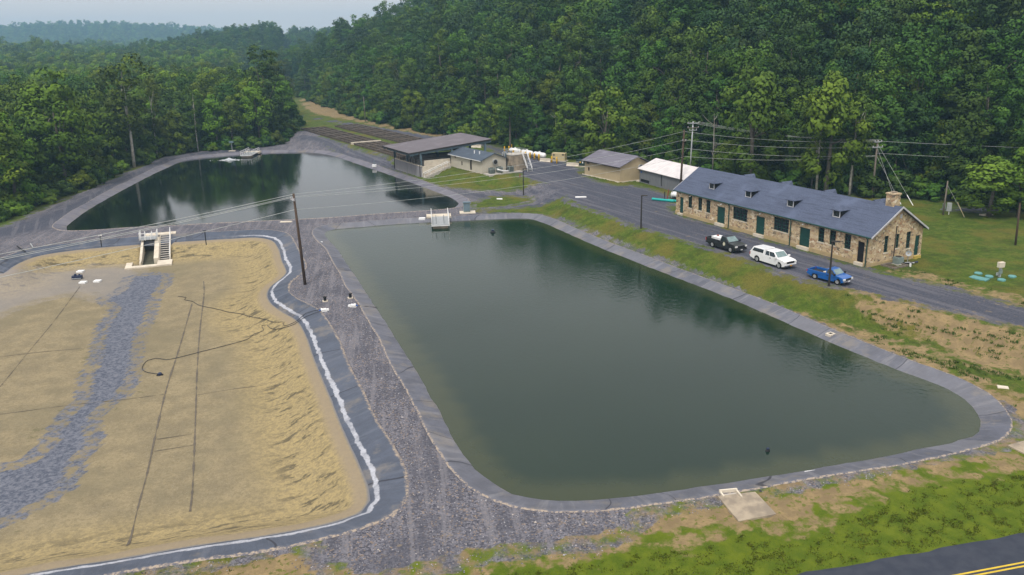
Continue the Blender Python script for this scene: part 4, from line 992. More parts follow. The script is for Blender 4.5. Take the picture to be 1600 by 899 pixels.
def crown_mesh(name, seed, R, z0, z1, shape, mat, clumps=46, per=52, leaf=(.26, .52), rcl=(.24, .38), gap=0.0):
    r = np.random.default_rng(seed)
    H = z1 - z0; cs = []
    while len(cs) < clumps:
        t = r.random(); a = r.random() * 2 * PI
        if shape == 'round': pr = math.sqrt(max(0, 1 - (2 * t - .9) ** 2 / 1.25))
        elif shape == 'tall': pr = .72 * math.sqrt(max(0, 1 - (2 * t - 1.0) ** 2)) + .12
        elif shape == 'edge': pr = (1 - t ** 2.2) ** .6 * .92
        elif shape == 'cone': pr = (1 - t) ** .9 * .95 + .03
        else: pr = .35 + .65 * t if t < .75 else math.sqrt(max(0, 1 - ((t - .72) / .3) ** 2))
        if r.random() > (.35 + .65 * pr): continue
        q = pr * (.35 + .65 * r.random() ** .5) * (1 + .18 * math.sin(3 * a + seed) + .10 * math.sin(5 * a + 2 * seed))
        cs.append((R * q * math.cos(a), R * q * math.sin(a), z0 + t * H * (1 + .06 * math.sin(2 * a + seed))))
    cs = np.array(cs)
    V = []; TI = []; NO = []
    for c in cs:
        rc = R * r.uniform(*rcl); n = int(per * 1.75 * r.uniform(.7, 1.3))
        d = r.standard_normal((n, 3)); d[:, 2] = d[:, 2] * .8 + .35
        d /= np.linalg.norm(d, axis=1)[:, None]
        p = c + d * (rc * (.62 + .45 * r.random((n, 1)))) * np.array([1, 1, .72])
        nr = d + r.standard_normal((n, 3)) * .45 + np.array([0, 0, .35])
        nr /= np.linalg.norm(nr, axis=1)[:, None]
        h = r.standard_normal((n, 3)); u = np.cross(nr, h); u /= np.linalg.norm(u, axis=1)[:, None]; w = np.cross(nr, u)
        s = r.uniform(leaf[0], leaf[1], (n, 1)) * .62; e = r.uniform(.6, 1.0, (n, 1))
        q = np.stack([p - u * s, p - w * s * e, p + u * s, p + w * s * e], 1)
        V.append(q.reshape(-1, 3))
        cd = p - np.array([0, 0, z0 + H * .38]); cd /= np.linalg.norm(cd, axis=1)[:, None]
        sn_ = nr * .28 + d * .65 + cd * .45; sn_ /= np.linalg.norm(sn_, axis=1)[:, None]; NO.append(np.repeat(sn_, 4, 0))
        ct = r.random() * .55
        TI.append(np.repeat(np.clip(ct + .12 + .13 * r.random(n) + .18 * (d[:, 2] > .5) * r.random(n), 0, 1), 4))  # upward leaves tinted lighter, painting light onto the crown tops
    V = np.concatenate(V); TI = np.concatenate(TI); nq = len(V) // 4
    me = bpy.data.meshes.new(name)
    me.vertices.add(len(V)); me.vertices.foreach_set('co', V.astype(np.float32).ravel())
    me.loops.add(nq * 4); me.loops.foreach_set('vertex_index', np.arange(nq * 4, dtype=np.int32))
    me.polygons.add(nq); me.polygons.foreach_set('loop_start', np.arange(0, nq * 4, 4, dtype=np.int32)); me.polygons.foreach_set('loop_total', np.full(nq, 4, dtype=np.int32))
    me.polygons.foreach_set('use_smooth', np.ones(nq, bool)); me.update(calc_edges=True)
    me.normals_split_custom_set_from_vertices(np.concatenate(NO).tolist())
    a = me.attributes.new('tint', 'FLOAT', 'POINT'); a.data.foreach_set('value', TI.astype(np.float32))
    me.materials.append(mat)
    return me, cs
def trunk_mesh(name, seed, h, r0, cs, mat, limbs=5, lean=.3):
    rr = random.Random(seed); mb = MB()
    pts = [(0, 0, -.6)]; 
    for k in range(1, 6): pts.append((lean * math.sin(seed + k) * k / 5, lean * math.cos(seed * 2 + k) * k / 5, h * k / 5))
    mb.tube(pts, [r0 * 1.25, r0, r0 * .85, r0 * .68, r0 * .5, r0 * .25], 7)
    for k in range(limbs):
        i = rr.randint(2, 4); p = Vector(pts[i]); c = Vector(cs[rr.randrange(len(cs))])
        mid_ = p.lerp(c, .5) + Vector((0, 0, .6))
        mb.tube([p, mid_, c], [r0 * .42, r0 * .28, r0 * .1], 5)
    me = bpy.data.meshes.new(name); me.from_pydata(mb.v, [], mb.f); me.update(); me.materials.append(mat)
    me.polygons.foreach_set('use_smooth', [True] * len(me.polygons))
    return me
KINDS = {}
def kind(key, desc, seed, R, z0, z1, shape, mat, bark=BARK, r0=.28, **k):
    cm, cs = crown_mesh(key + '_crown', seed, R, z0, z1, shape, mat, **k)
    tm = trunk_mesh(key + '_trunk', seed, z0 + (z1 - z0) * .72, r0, cs, bark)
    KINDS[key] = (cm, tm, desc, z1)
kind('broad', 'broad round-crowned green tree', 1, 5.4, 3.2, 19, 'round', LM_mid, clumps=54, per=56)
kind('broad2', 'broad round-crowned green tree', 2, 4.9, 3.0, 18, 'round', LM_mid, clumps=48, per=56)
kind('broad3', 'wide dark green tree', 3, 5.8, 3.2, 18.5, 'round', LM_dark, clumps=58, per=54)
kind('tall', 'tall narrow green tree', 4, 4.5, 3.5, 23, 'tall', LM_mid, clumps=50, per=56, rcl=(.24, .38))
kind('tall2', 'tall narrow dark green tree', 5, 4.4, 4.0, 22, 'tall', LM_dark, clumps=48, per=54, rcl=(.24, .40))
kind('vase', 'open-topped green tree', 6, 5.0, 6.0, 22, 'vase', LM_mid, clumps=44, per=54)
kind('edge', 'green tree leafy to the ground', 7, 4.3, .6, 14, 'edge', LM_mid, clumps=56, per=54)
kind('edge2', 'olive tree leafy to the ground', 8, 4.0, .6, 12, 'edge', LM_warm, clumps=52, per=54)
kind('pale', 'pale yellow-green tree', 9, 3.8, 1.6, 12, 'round', LM_pale, clumps=46, per=54)
kind('pine', 'dark layered pine', 10, 4.0, 3.0, 19, 'cone', LM_dark, clumps=58, per=46, rcl=(.20, .30))
kind('bare', 'thin pale-trunked tree', 12, 4.2, 6.0, 20, 'vase', LM_warm, bark=BARKW, r0=.24, clumps=30, per=40)
kind('olive', 'round olive green tree', 13, 4.6, 3.5, 17, 'round', LM_warm, clumps=52, per=54)
kind('edge3', 'leafy mid-green tree, full to the ground', 31, 4.6, .6, 15, 'edge', LM_left, clumps=56, per=54)
kind('broad4', 'broad bright green tree', 32, 5.4, 3.0, 19, 'round', LM_left, clumps=54, per=56)
kind('tall3', 'tall bright green tree', 33, 4.6, 3.0, 22, 'tall', LM_left, clumps=50, per=56)
def bush_mesh(key, desc, seed, R, h, mat):
    cm, cs = crown_mesh(key + '_leaves', seed, R, .15, h, 'edge', mat, clumps=24, per=40, leaf=(.26, .5), rcl=(.28, .42))
    KINDS[key] = (cm, None, desc, h)
bush_mesh('bush', 'green bush', 21, 2.0, 3.0, LM_mid)
bush_mesh('bush2', 'pale green bush', 22, 1.8, 2.4, LM_pale)
bush_mesh('bush3', 'olive green bush', 23, 2.2, 3.4, LM_warm)
PROTO = {}
def plant(key, x, y, z, s, sz, rz, place, extra=None):
    cm, tm, desc, h = KINDS[key]
    lab = extra or f'{desc} {place}'
    g = None if extra else lab
    if tm is None:
        o = bpy.data.objects.new('bush', cm); COL.objects.link(o); o.location = (x, y, z); o.rotation_euler = (0, 0, rz); o.scale = (s, s, sz)
        return tag(o, lab, 'bush', g)
    r = thing('tree', lab, 'tree', (x, y, z), rz, g); r.scale = (s, s, sz)
    c = bpy.data.objects.new('crown', cm); COL.objects.link(c); c.parent = r
    t = bpy.data.objects.new('trunk', tm); COL.objects.link(t); t.parent = r
    PROTO.setdefault(key, c)
    return r
def to_px(x, y, z):
    d = Vector((x, y, z - CAMH)); q = d.dot(F)
    return 800 + FPX * d.dot(RV) / q, CY - FPX * d.dot(UV_) / q
# trees the photograph singles out
def spot(key, px, py, top, label=None, z0=ZP, wide=1.0, place=''):
    p = GT(px, py, z0); h0 = KINDS[key][3]
    h = 2.0
    while to_px(p.x, p.y, p.z + h)[1] > top and h < 40: h += .1
    sz = h / (h0 * .97); plant(key, p.x, p.y, p.z, sz * wide, sz, random.random() * 6, place, label)
    return p
TAKEN = []
def sp(*a, **k): p = spot(*a, **k); TAKEN.append((p.x, p.y))
sp('vase', 797, 236, 124, 'tall pale-topped tree with bare trunk at the hill foot behind the white tanks')
sp('pale', 1146, 292, 222, 'small bright yellow-green tree just behind the slate roof of the stone building')
sp('pale', 1545, 338, 256, 'low spreading tree standing alone on the grass beyond the grey utility cabinet', wide=1.7)
sp('pale', 1590, 340, 240, 'bushy yellow-green tree at the right edge of the lawn', wide=1.0)
sp('pale', 432, 213, 186, 'small bright yellow-green tree at the tip of the wood beside the gravel track', z0=.3, wide=.9)
sp('bare', 1275, 304, 150, 'thin tree with a forked white trunk behind the middle of the slate roof')
sp('bare', 1327, 306, 158, 'slender pale-trunked tree next to the three-armed wire pole behind the stone building')
sp('pale', 1170, 296, 124, 'tall tree with a bright yellow-green top above the stone building roof', wide=.85)
sp('pale', 1290, 305, 134, 'broad yellow-green crown between the two wire poles on the hillside edge', wide=.8)
sp('bare', 210, 262, 98, 'tall airy tree with pale bare limbs rising over the left wood', z0=0, wide=1.1)
sp('bare', 246, 246, 130, 'thin pale-trunked tree in front of the left wood', z0=0, wide=.7)
sp('bare', 310, 237, 140, 'slim tree with a long bare grey trunk at the far pond bank', z0=0, wide=.7)
sp('tall', 418, 222, 84, 'tallest dense tree at the right end of the left wood', z0=0, wide=1.15)
sp('pale', 945, 262, 150, 'full green tree rising behind the tan shed roof')
sp('pine', 1395, 300, 190, 'dark pine just right of the guyed wire pole')

def free(x, y, d): return all((x - a) ** 2 + (y - c) ** 2 > d * d for a, c in TAKEN)
rr = random.Random(5)
def offset_point(line, s, d):
    acc = 0
    for (ax, ay), (bx, by) in zip(line[:-1], line[1:]):
        L = math.hypot(bx - ax, by - ay)
        if s <= acc + L or (bx, by) == tuple(line[-1]):
            t = (s - acc) / L; ux, uy = (bx - ax) / L, (by - ay) / L
            return ax + (bx - ax) * t - uy * d, ay + (by - ay) * t + ux * d
        acc += L
def snag(px, py, top, label):
    P = GT(px, py, ZP); h = 2.0
    while to_px(P.x, P.y, P.z + h)[1] > top and h < 40: h += .1
    r = thing('dead_tree', label, 'dead tree', P, px * .1); q = random.Random(px)
    MB().tube([(0, 0, -.5), (.1, .1, h * .5), (.3, -.1, h)], [.17, .12, .03], 7).build('trunk', BARKS, r, smooth=True)
    for k in range(7):
        z = h * q.uniform(.4, .92); a = q.uniform(0, 6.28); l = q.uniform(1.2, 3.4); e = Vector((math.cos(a) * l, math.sin(a) * l, z + l * q.uniform(.3, .9)))
        MB().tube([(.12, 0, z), Vector((.12, 0, z)).lerp(e, .55) + Vector((0, 0, -.2)), e], [.08, .055, .015], 5).build('limb', BARKS, r, smooth=True)
snag(1112, 286, 178, 'bare grey dead tree behind the far end of the slate roof'); snag(1330, 303, 158, 'pale dead tree between the yellow-green crown and the guyed pole')
snag(1268, 300, 226, 'short bleached snag just above the middle of the slate roof'); snag(868, 238, 178, 'thin grey dead tree on the hill foot behind the khaki generator')
COUNT = 0
def row(line, s0, s1, step, d, keys, smin, smax, place, jit=1.6, mind=4.0, only=None):
    global COUNT
    s = s0
    while s < s1:
        x, y = offset_point(line, s + rr.uniform(-jit, jit), d + rr.uniform(-jit, jit))
        s += step
        px, py = to_px(x, y, 8)
        if not (-50 < px < 1660): continue
        if not free(x, y, mind): continue
        if side_dist(hill_line, np.array([x]), np.array([y]), 1)[0] < .5 and side_dist(left_line, np.array([x]), np.array([y]), 1)[0] < .5: continue
        z = T(x, y); k = rr.choice(keys); q = rr.uniform(smin, smax)
        TAKEN.append((x, y)); COUNT += 1
        plant(k, x, y, z - .1, q * rr.uniform(.9, 1.1), q * rr.uniform(.9, 1.1), rr.uniform(0, 6.28), place(px, py) if callable(place) else place)
LL = np.cumsum([0] + [math.hypot(*(b_ - a_)) for a_, b_ in zip(left_line[:-1], left_line[1:])])
HL = np.cumsum([0] + [math.hypot(*(b_ - a_)) for a_, b_ in zip(hill_line[:-1], hill_line[1:])])
def pl_left(px, py):
    return ('at the left edge of the picture' if px < 130 else 'in the left wood by the far pond' if px < 300 else 'in the wood behind the far pond')
def pl_hill(px, py):
    return ('on the hill foot beyond the long raceways' if px < 640 else 'on the hill behind the open pavilion' if px < 840 else 'on the hill behind the tan shed' if px < 1050 else 'on the hill behind the stone building' if px < 1420 else 'on the hill above the right-hand lawn')
B_ = lambda f: (lambda px, py: f(px, py))
row(left_line, 50, 330, 5.5, 1.8, ['bush', 'bush2', 'bush3', 'bush'], .8, 1.3, pl_left, 1.2, 1.5)
row(left_line, 48, 330, 6.4, 5.5, ['edge3', 'edge2', 'edge3', 'olive', 'pale', 'edge3'], .9, 1.35, pl_left, 1.6, 3.5)
row(left_line, 50, 330, 6.8, 12, ['tall3', 'broad4', 'olive', 'broad4', 'broad2', 'bare', 'tall3'], .72, 1.0, pl_left, 1.8, 4.2)
row(left_line, 50, 320, 7.0, 19, ['tall3', 'broad4', 'vase', 'broad', 'tall'], .8, 1.02, pl_left, 1.8, 4.6)
h0, h1 = HL[3] - 40, HL[-3]
row(hill_line, h0, h1, 4.4, 1.2, ['bush', 'bush2', 'bush3', 'bush'], .8, 1.5, pl_hill, 1.4, 1.5)
row(hill_line, h0, h1, 5.9, 5.0, ['edge', 'edge2', 'edge', 'olive', 'pale', 'edge'], .65, 1.1, pl_hill, 1.8, 3.6)
row(hill_line, h0, h1, 7.2, 13, ['broad', 'tall', 'olive', 'broad2', 'vase', 'edge', 'bare'], .75, 1.05, pl_hill, 2, 4.4)
row(hill_line, h0, h1, 7.4, 21, ['broad', 'broad2', 'broad3', 'tall2', 'vase', 'pine'], .85, 1.12, pl_hill, 2, 4.6)
row(hill_line, h0 + 120, h1, 8.2, 29, ['broad', 'broad2', 'broad3', 'tall2', 'pine'], .9, 1.15, pl_hill, 2, 4.8)
print('single trees and bushes', COUNT)

# the woods beyond, one mass: crowns set on points
FP = []
def scatter(x0, x1, y0, y1, step, test, smin, smax, dmin=4.5):
    xs = np.arange(x0, x1, step); ys = np.arange(y0, y1, step)
    X, Y = np.meshgrid(xs, ys); X = X + RNG.uniform(-.42, .42, X.shape) * step; Y = Y + RNG.uniform(-.42, .42, Y.shape) * step
    X, Y = X.ravel(), Y.ravel()
    z, a, b_, c_, e_, d, dl = terrain(X, Y, True)
    depth = Y * cp - (z + 12 - CAMH) * sp_s
    pxl = 800 + FPX * X / np.maximum(depth, 1)
    m = test(X, Y, d, dl) & (pxl > -90) & (pxl < 1700)
    for x, y, zz in zip(X[m], Y[m], z[m]): FP.append((x, y, zz - .4, RNG.uniform(smin, smax)))
sp_s = sp = math.sin(PITCH)
near_hill = lambda X, Y, d, dl: (d > 33) & (d < 330) & (Y < 560)
scatter(-200, 420, 90, 560, 7.9, near_hill, .85, 1.4)
scatter(-560, 100, 560, 1250, 8.6, lambda X, Y, d, dl: ((d > 6) & (d < 330)) | ((dl > 6) & (X > -560) & (Y < 1150) & (Y > 720)) | ((d <= 6) & (dl <= 6) & (Y > 600)), .85, 1.15)
FHILL = FP; FP = []
scatter(-330, 0, 70, 560, 7.6, lambda X, Y, d, dl: (dl > 23.5) & (d < 0), .72, 1.08)
scatter(-620, -100, 560, 760, 9.0, lambda X, Y, d, dl: (dl > 2) & (d < 0), .95, 1.3)
scatter(-1000, -380, 760, 1900, 17, lambda X, Y, d, dl: (dl > 2) & (d < 0) & (X < -480 - (Y - 930) * .35), 1.4, 2.0)
scatter(-2150, -780, 1900, 2750, 20, lambda X, Y, d, dl: d < 0, 1.6, 2.4)
FVAL = FP; FP = FHILL
print('mass trees', len(FP), len(FVAL))
FP = np.array(FP)
me = bpy.data.meshes.new('forest_points')
me.vertices.add(len(FP)); me.vertices.foreach_set('co', FP[:, :3].astype(np.float32).ravel())
a = me.attributes.new('size', 'FLOAT', 'POINT'); a.data.foreach_set('value', FP[:, 3].astype(np.float32))
fo_ = bpy.data.objects.new('forest', me); COL.objects.link(fo_)
tag(fo_, 'dense green wood covering the hillside and the valley beyond', 'forest', kind='stuff')
FQ = FP; FP = []
scatter(-140, 200, 90, 420, 3.6, lambda X, Y, d, dl: ((d > 3) & (d < 36)) , .7, 1.3)
scatter(-140, -60, 80, 400, 3.6, lambda X, Y, d, dl: ((dl > 3) & (dl < 24) & (d < 0)), .7, 1.3)
FP = np.array(FP); me2 = bpy.data.meshes.new('undergrowth_points'); me2.vertices.add(len(FP)); me2.vertices.foreach_set('co', FP[:, :3].astype(np.float32).ravel())
a = me2.attributes.new('size', 'FLOAT', 'POINT'); a.data.foreach_set('value', FP[:, 3].astype(np.float32))
ug_ = bpy.data.objects.new('undergrowth', me2); COL.objects.link(ug_); tag(ug_, 'thicket of bushes filling the foot of the woods', 'undergrowth', kind='stuff')
ng = bpy.data.node_groups.new('forest', 'GeometryNodeTree')
ng.interface.new_socket('Geometry', in_out='INPUT', socket_type='NodeSocketGeometry'); ng.interface.new_socket('Geometry', in_out='OUTPUT', socket_type='NodeSocketGeometry')
gi = ng.nodes.new('NodeGroupInput'); go = ng.nodes.new('NodeGroupOutput')
join = ng.nodes.new('GeometryNodeJoinGeometry')
ks = ['broad', 'broad2', 'broad3', 'tall', 'tall2', 'vase', 'olive', 'broad', 'pine']
for k in ['pine', 'olive', 'vase', 'tall2', 'tall', 'broad3', 'broad2', 'broad']:
    oi = ng.nodes.new('GeometryNodeObjectInfo'); oi.inputs['Object'].default_value = PROTO[k]; oi.inputs['As Instance'].default_value = True
    ng.links.new(oi.outputs['Geometry'], join.inputs[0])
iop = ng.nodes.new('GeometryNodeInstanceOnPoints'); iop.inputs['Pick Instance'].default_value = True
ng.links.new(gi.outputs[0], iop.inputs['Points']); ng.links.new(join.outputs[0], iop.inputs['Instance'])
ri = ng.nodes.new('FunctionNodeRandomValue'); ri.data_type = 'INT'; ri.inputs[4].default_value = 0; ri.inputs[5].default_value = 7; ri.inputs['Seed'].default_value = 3
ng.links.new(ri.outputs[2], iop.inputs['Instance Index'])
rv = ng.nodes.new('FunctionNodeRandomValue'); rv.data_type = 'FLOAT_VECTOR'; rv.inputs[0].default_value = (-.05, -.05, 0); rv.inputs[1].default_value = (.05, .05, 6.28); rv.inputs['Seed'].default_value = 9
ng.links.new(rv.outputs[0], iop.inputs['Rotation'])
na = ng.nodes.new('GeometryNodeInputNamedAttribute'); na.data_type = 'FLOAT'; na.inputs['Name'].default_value = 'size'
ng.links.new(na.outputs[0], iop.inputs['Scale']); ng.links.new(iop.outputs[0], go.inputs[0])
md = fo_.modifiers.new('forest', 'NODES'); md.node_group = ng
ng2 = ng.copy(); j2 = [n for n in ng2.nodes if n.bl_idname == 'GeometryNodeJoinGeometry'][0]
ois = [n for n in ng2.nodes if n.bl_idname == 'GeometryNodeObjectInfo']
bushes = {o.data.name.split('_')[0]: o for o in bpy.data.objects if o.name.startswith('bush')}
for n, o_ in zip(ois, [bushes['bush'], bushes['bush2'], bushes['bush3'], PROTO['edge'], bushes['bush'], bushes['bush3'], bushes['bush'], PROTO['edge2']]): n.inputs['Object'].default_value = o_
md = ug_.modifiers.new('undergrowth', 'NODES'); md.node_group = ng2

FV = np.array(FVAL); me3 = bpy.data.meshes.new('valley_points'); me3.vertices.add(len(FV)); me3.vertices.foreach_set('co', FV[:, :3].astype(np.float32).ravel())
a = me3.attributes.new('size', 'FLOAT', 'POINT'); a.data.foreach_set('value', FV[:, 3].astype(np.float32))
vw_ = bpy.data.objects.new('valley_wood', me3); COL.objects.link(vw_); tag(vw_, 'leafy wood filling the valley floor to the left', 'forest', kind='stuff')
ng3 = ng.copy()
for n, k in zip([n for n in ng3.nodes if n.bl_idname == 'GeometryNodeObjectInfo'], ['broad4', 'olive', 'tall3', 'broad', 'tall3', 'broad4', 'vase', 'edge3']): n.inputs['Object'].default_value = PROTO[k]
vw_.modifiers.new('valley_wood', 'NODES').node_group = ng3
# ---------------------------------------------------------------- pickups
M_TYRE = pm('tyre', (.014, .014, .015), None, 6, .85); M_RIM = pm('alloy_rim', (.55, .56, .58), None, 4, .35, metal=.6)
M_CGLASS = pm('car_glass', (.02, .028, .03), None, 1, .05, spec=.8); M_WSCREEN = pm('windscreen_glass', (.17, .25, .25), (.12, .18, .18), 1.5, .06, spec=.8)
M_CHROME = pm('chrome', (.6, .6, .62), None, 3, .2, metal=.9); M_RED = pm('tail_lamp_red', (.42, .015, .012), None, 3, .3); M_LAMP = pm('headlamp', (.75, .75, .72), None, 3, .15)
M_PLATE = pm('number_plate', (.75, .76, .78), None, 3, .5); M_AMBER = pm('amber_plate', (.65, .3, .02), None, 3, .5); M_PLASTIC = pm('black_plastic', (.018, .018, .02), None, 3, .6)
def paint(name, c): return pm(name, c, tuple(v * .93 for v in c), .8, .28, spec=.5, coat=.5)
def truck(name, label, loc, rz, body, L, W, wb_, cab, hood_z, belt, roof_z, bed_z, wheel_r=.39, shell=False, chrome=True, cabin_slope=.75, plate=M_PLATE, amber=False):
    """x forward, origin on the ground midway between the axles; cab = (rear, front) at the belt line"""
    o = thing('pickup_truck', label, 'pickup truck', loc, rz)
    fa, ra_ = wb_ / 2, -wb_ / 2; fx = fa + (L - wb_) * .43; rx = fx - L; hw = W / 2; g = .36; ar = wheel_r + .09
    def arch(cx): return [(cx + ar * math.cos(t), wheel_r * .95 + ar * math.sin(t)) for t in np.linspace(PI + .15, -.15, 9)][::-1]
    c0, c1 = cab
    prof = [(rx + .05, .52), (rx, .6), (rx, bed_z), (c0, bed_z if shell else belt), (c0 + .01, belt), (c1, belt), (c1 + .25, hood_z + .02), (fx - .25, hood_z - .07), (fx - .04, hood_z - .2), (fx, .62), (fx - .05, .42)]
    prof += arch(fa) + arch(ra_) 
    if not shell:
        prof[2:4] = [(rx, .78), (c0 - .02, .78)]
    b_ = MB().prism(prof, 'y', -hw, hw).build('body', body, o, bevel=.045)
    if not shell:
        t = MB(); t.box(rx, c0 - .01, -hw, -hw + .09, .782, bed_z).box(rx, c0 - .01, hw - .09, hw, .782, bed_z); t.build('bed_side', body, o, bevel=.02)
        tg_ = MB().box(rx, rx + .07, -hw + .1, hw - .1, .783, bed_z - .01).build('tailgate', body, o)
        MB().box(rx + .1, c0 - .02, -hw + .1, hw - .1, .784, .80).build('bed_floor', M_PLASTIC, o)
    # cab
    sl_ = cabin_slope; ti = .17
    bq = [(c0, -hw + .03, belt), (c1, -hw + .03, belt), (c1, hw - .03, belt), (c0, hw - .03, belt)]
    tq = [(c0 + .12, -hw + ti, roof_z), (c1 - sl_, -hw + ti, roof_z), (c1 - sl_, hw - ti, roof_z), (c0 + .12, hw - ti, roof_z)]
    cb = MB().hexa([(x, y, z - .004) for x, y, z in bq], tq).build('cab', body, o, bevel=.05)
    bq = [Vector(p) for p in bq]; tq = [Vector(p) for p in tq]
    def pane(nm, i, j, u0, u1, v0, v1, m, parent):
        def P(u, v): return bq[i].lerp(bq[j], u).lerp(tq[i].lerp(tq[j], u), v)
        q = [P(u0, v0), P(u1, v0), P(u1, v1), P(u0, v1)]; n = (q[1] - q[0]).cross(q[3] - q[0]).normalized()
        c = sum(bq + tq, Vector()) / 8
        if n.dot(q[0] - c) < 0: n = -n
        mb = MB(); mb.hexa([p + n * .003 for p in q], [p + n * .022 for p in q]); return mb.build(nm, m, parent)
    pane('windscreen', 1, 2, .07, .93, .12, .92, M_WSCREEN, o); pane('rear_window', 3, 0, .1, .9, .2, .88, M_CGLASS, o)
    spl = (c1 - c0) > 2.0
    for s, (i, j) in ((-1, (0, 1)), (1, (3, 2))):
        y = s * (hw + .006); front = .40 if spl else .12; x0 = c0 + (c1 - c0) * front; 
        dr = MB().box(x0, c1 + .12, min(y, s * hw * .98), max(y, s * hw * .98), g + .12, belt - .02).build('door', body, o, bevel=.01)
        MB().box(x0 + .06, x0 + .26, min(y, y + s * .03), max(y, y + s * .03), belt - .2, belt - .14).build('handle', M_PLASTIC, dr)
        pane('side_window', i, j, front + .03, .93, .1, .86, M_CGLASS, dr)
        if spl: pane('side_window', i, j, .06, front - .02, .1, .86, M_CGLASS, o)
        MB().box(c1 - .22, c1 - .02, min(s * (hw + .01), s * (hw + .24)), max(s * (hw + .01), s * (hw + .24)), belt + .02, belt + .24).build('mirror', M_PLASTIC if not shell else body, o, bevel=.03)
        hl = MB().box(fx - .12, fx + .012, min(s * (hw - .36), s * (hw + .004)), max(s * (hw - .36), s * (hw + .004)), hood_z - .36, hood_z - .17).build('headlight', M_LAMP, o)
        MB().box(rx - .012, rx + .1, min(s * (hw - .14), s * (hw + .006)), max(s * (hw - .14), s * (hw + .006)), .8, bed_z - .04).build('tail_light', M_RED, o)
        for ax in (fa, ra_):
            yy = s * (hw - .12)
            w_ = MB().tube([(ax, yy - .125, wheel_r), (ax, yy - .10, wheel_r), (ax, yy + .10, wheel_r), (ax, yy + .125, wheel_r)], [wheel_r - .05, wheel_r, wheel_r, wheel_r - .05], 20).build('wheel', M_TYRE, o)
            ys = yy + s * .127
            rm = MB().tube([(ax, yy + s * .05, wheel_r), (ax, ys, wheel_r)], [wheel_r * .62, wheel_r * .6], 16)
            for k in range(5):
                a = k * 2 * PI / 5; rm.box(-.03, .03, -.004, .004, .06, wheel_r * .58, Matrix.Translation((ax, ys + s * .006, wheel_r)) @ Matrix.Rotation(a, 4, 'Y'))
            rm.build('rim', M_RIM, w_)
    if shell:
        q0 = [(rx + .02, -hw + .03, bed_z + .003), (c0 - .07, -hw + .03, bed_z + .003), (c0 - .07, hw - .03, bed_z + .003), (rx + .02, hw - .03, bed_z + .003)]
        q1 = [(rx + .42, -hw + ti, roof_z), (c0 - .05, -hw + ti - .04, roof_z + .05), (c0 - .05, hw - ti + .04, roof_z + .05), (rx + .42, hw - ti, roof_z)]
        sh_ = MB().hexa(q0, q1).build('bed_shell', body, o, bevel=.05)
        bq[:] = [Vector(p) for p in q0]; tq[:] = [Vector(p) for p in q1]
        pane('shell_window', 0, 1, .12, .92, .18, .82, M_CGLASS, sh_); pane('shell_window', 3, 2, .12, .92, .18, .82, M_CGLASS, sh_); pane('rear_window', 3, 0, .12, .88, .2, .85, M_CGLASS, sh_)
    MB().box(fx - .02, fx + .02, -hw + .38, hw - .38, hood_z - .42, hood_z - .16).build('grille', M_PLASTIC, o)
    bm_ = MB().box(fx - .06, fx + .10, -hw + .02, hw - .02, .42, .60).build('front_bumper', M_CHROME if chrome else M_PLASTIC, o, bevel=.03)
    MB().box(fx + .102, fx + .115, -.17, .17, .45, .59).build('number_plate', M_AMBER if amber else plate, bm_)
    MB().box(rx - .12, rx + .02, -hw + .05, hw - .05, .45, .62).build('rear_bumper', M_CHROME if chrome else M_PLASTIC, o, bevel=.03)
    MB().box(ra_ - .1, fa + .1, -hw * .55, hw * .55, .28, .5).build('chassis', M_PLASTIC, o)
    return o, fx, rx, hw
def place(rear, front):
    a, b2 = G(*rear, ZP), G(*front, ZP); d = (b2 - a); an = math.atan2(d.y, d.x); return (a + b2) / 2 + Vector((-math.sin(an), math.cos(an), 0)) * .85, an
loc, an = place((1184.3, 409.4), (1216.8, 419.5))
tw, *_ = truck('pickup', 'white pickup with a matching white shell over its bed', loc, an, paint('white_car_paint', (.80, .80, .80)), 5.85, 2.02, 3.65, (-.62, 1.55), 1.17, 1.20, 1.88, 1.22, .40, shell=True, amber=True)
loc, an = place((1114.3, 386.5), (1141.6, 394.8))
tb, fx, rx, hw = truck('pickup', 'black pickup with a white box in its open bed', loc, an, paint('black_car_paint', (.010, .012, .014)), 5.7, 2.02, 3.45, (-.30, 1.35), 1.20, 1.22, 1.90, 1.26, .41, chrome=False)
em = MB().tube([(.55, -hw - .02, .95), (.55, -hw - .032, .95)], .22, 12)
em.box(.46, .60, -hw - .031, -hw - .021, 1.1, 1.24)
em.box(.35, .5, -hw - .031, -hw - .021, .72, .82)
em.build('door_emblem', pm('cream_decal', (.62, .60, .45), None, 3, .6), tb)
bx = thing('storage_box', 'white utility box sitting in the bed of the black pickup', 'box', loc + Vector((math.cos(an), math.sin(an), 0)) * -1.35 + Vector((0, 0, .81)), an)
MB().box(-.95, .95, -.66, .66, 0, .58).build('box_body', M_WHITE, bx, bevel=.04); MB().box(-.98, .98, -.69, .69, .583, .64).build('lid', M_WHITE, bx, bevel=.02)
MB().tube([(-.5, .1, .64), (-.5, .1, .78)], .16, 8).build('filler_cap', M_RUST, bx)
loc, an = place((1273, 436.4), (1307.3, 445.4))
tu, *_ = truck('pickup', 'bright blue compact pickup with an empty bed behind the near lamp post', loc, an, paint('blue_car_paint', (.003, .095, .36)), 4.9, 1.78, 2.95, (-.15, 1.28), 1.0, 1.03, 1.62, 1.05, .35, cabin_slope=.62)
lb = tag(MB().box(0, .9, 0, .25, 0, .06).box(.1, 1.0, .3, .5, 0, .05).build('lumber', M_PALECONC), 'pale boards lying in the bed of the blue pickup', 'boards')
lb.location = loc + Vector((math.cos(an), math.sin(an), 0)) * -1.0 + Vector((0, 0, .81)); lb.rotation_euler = (0, 0, an + .3)

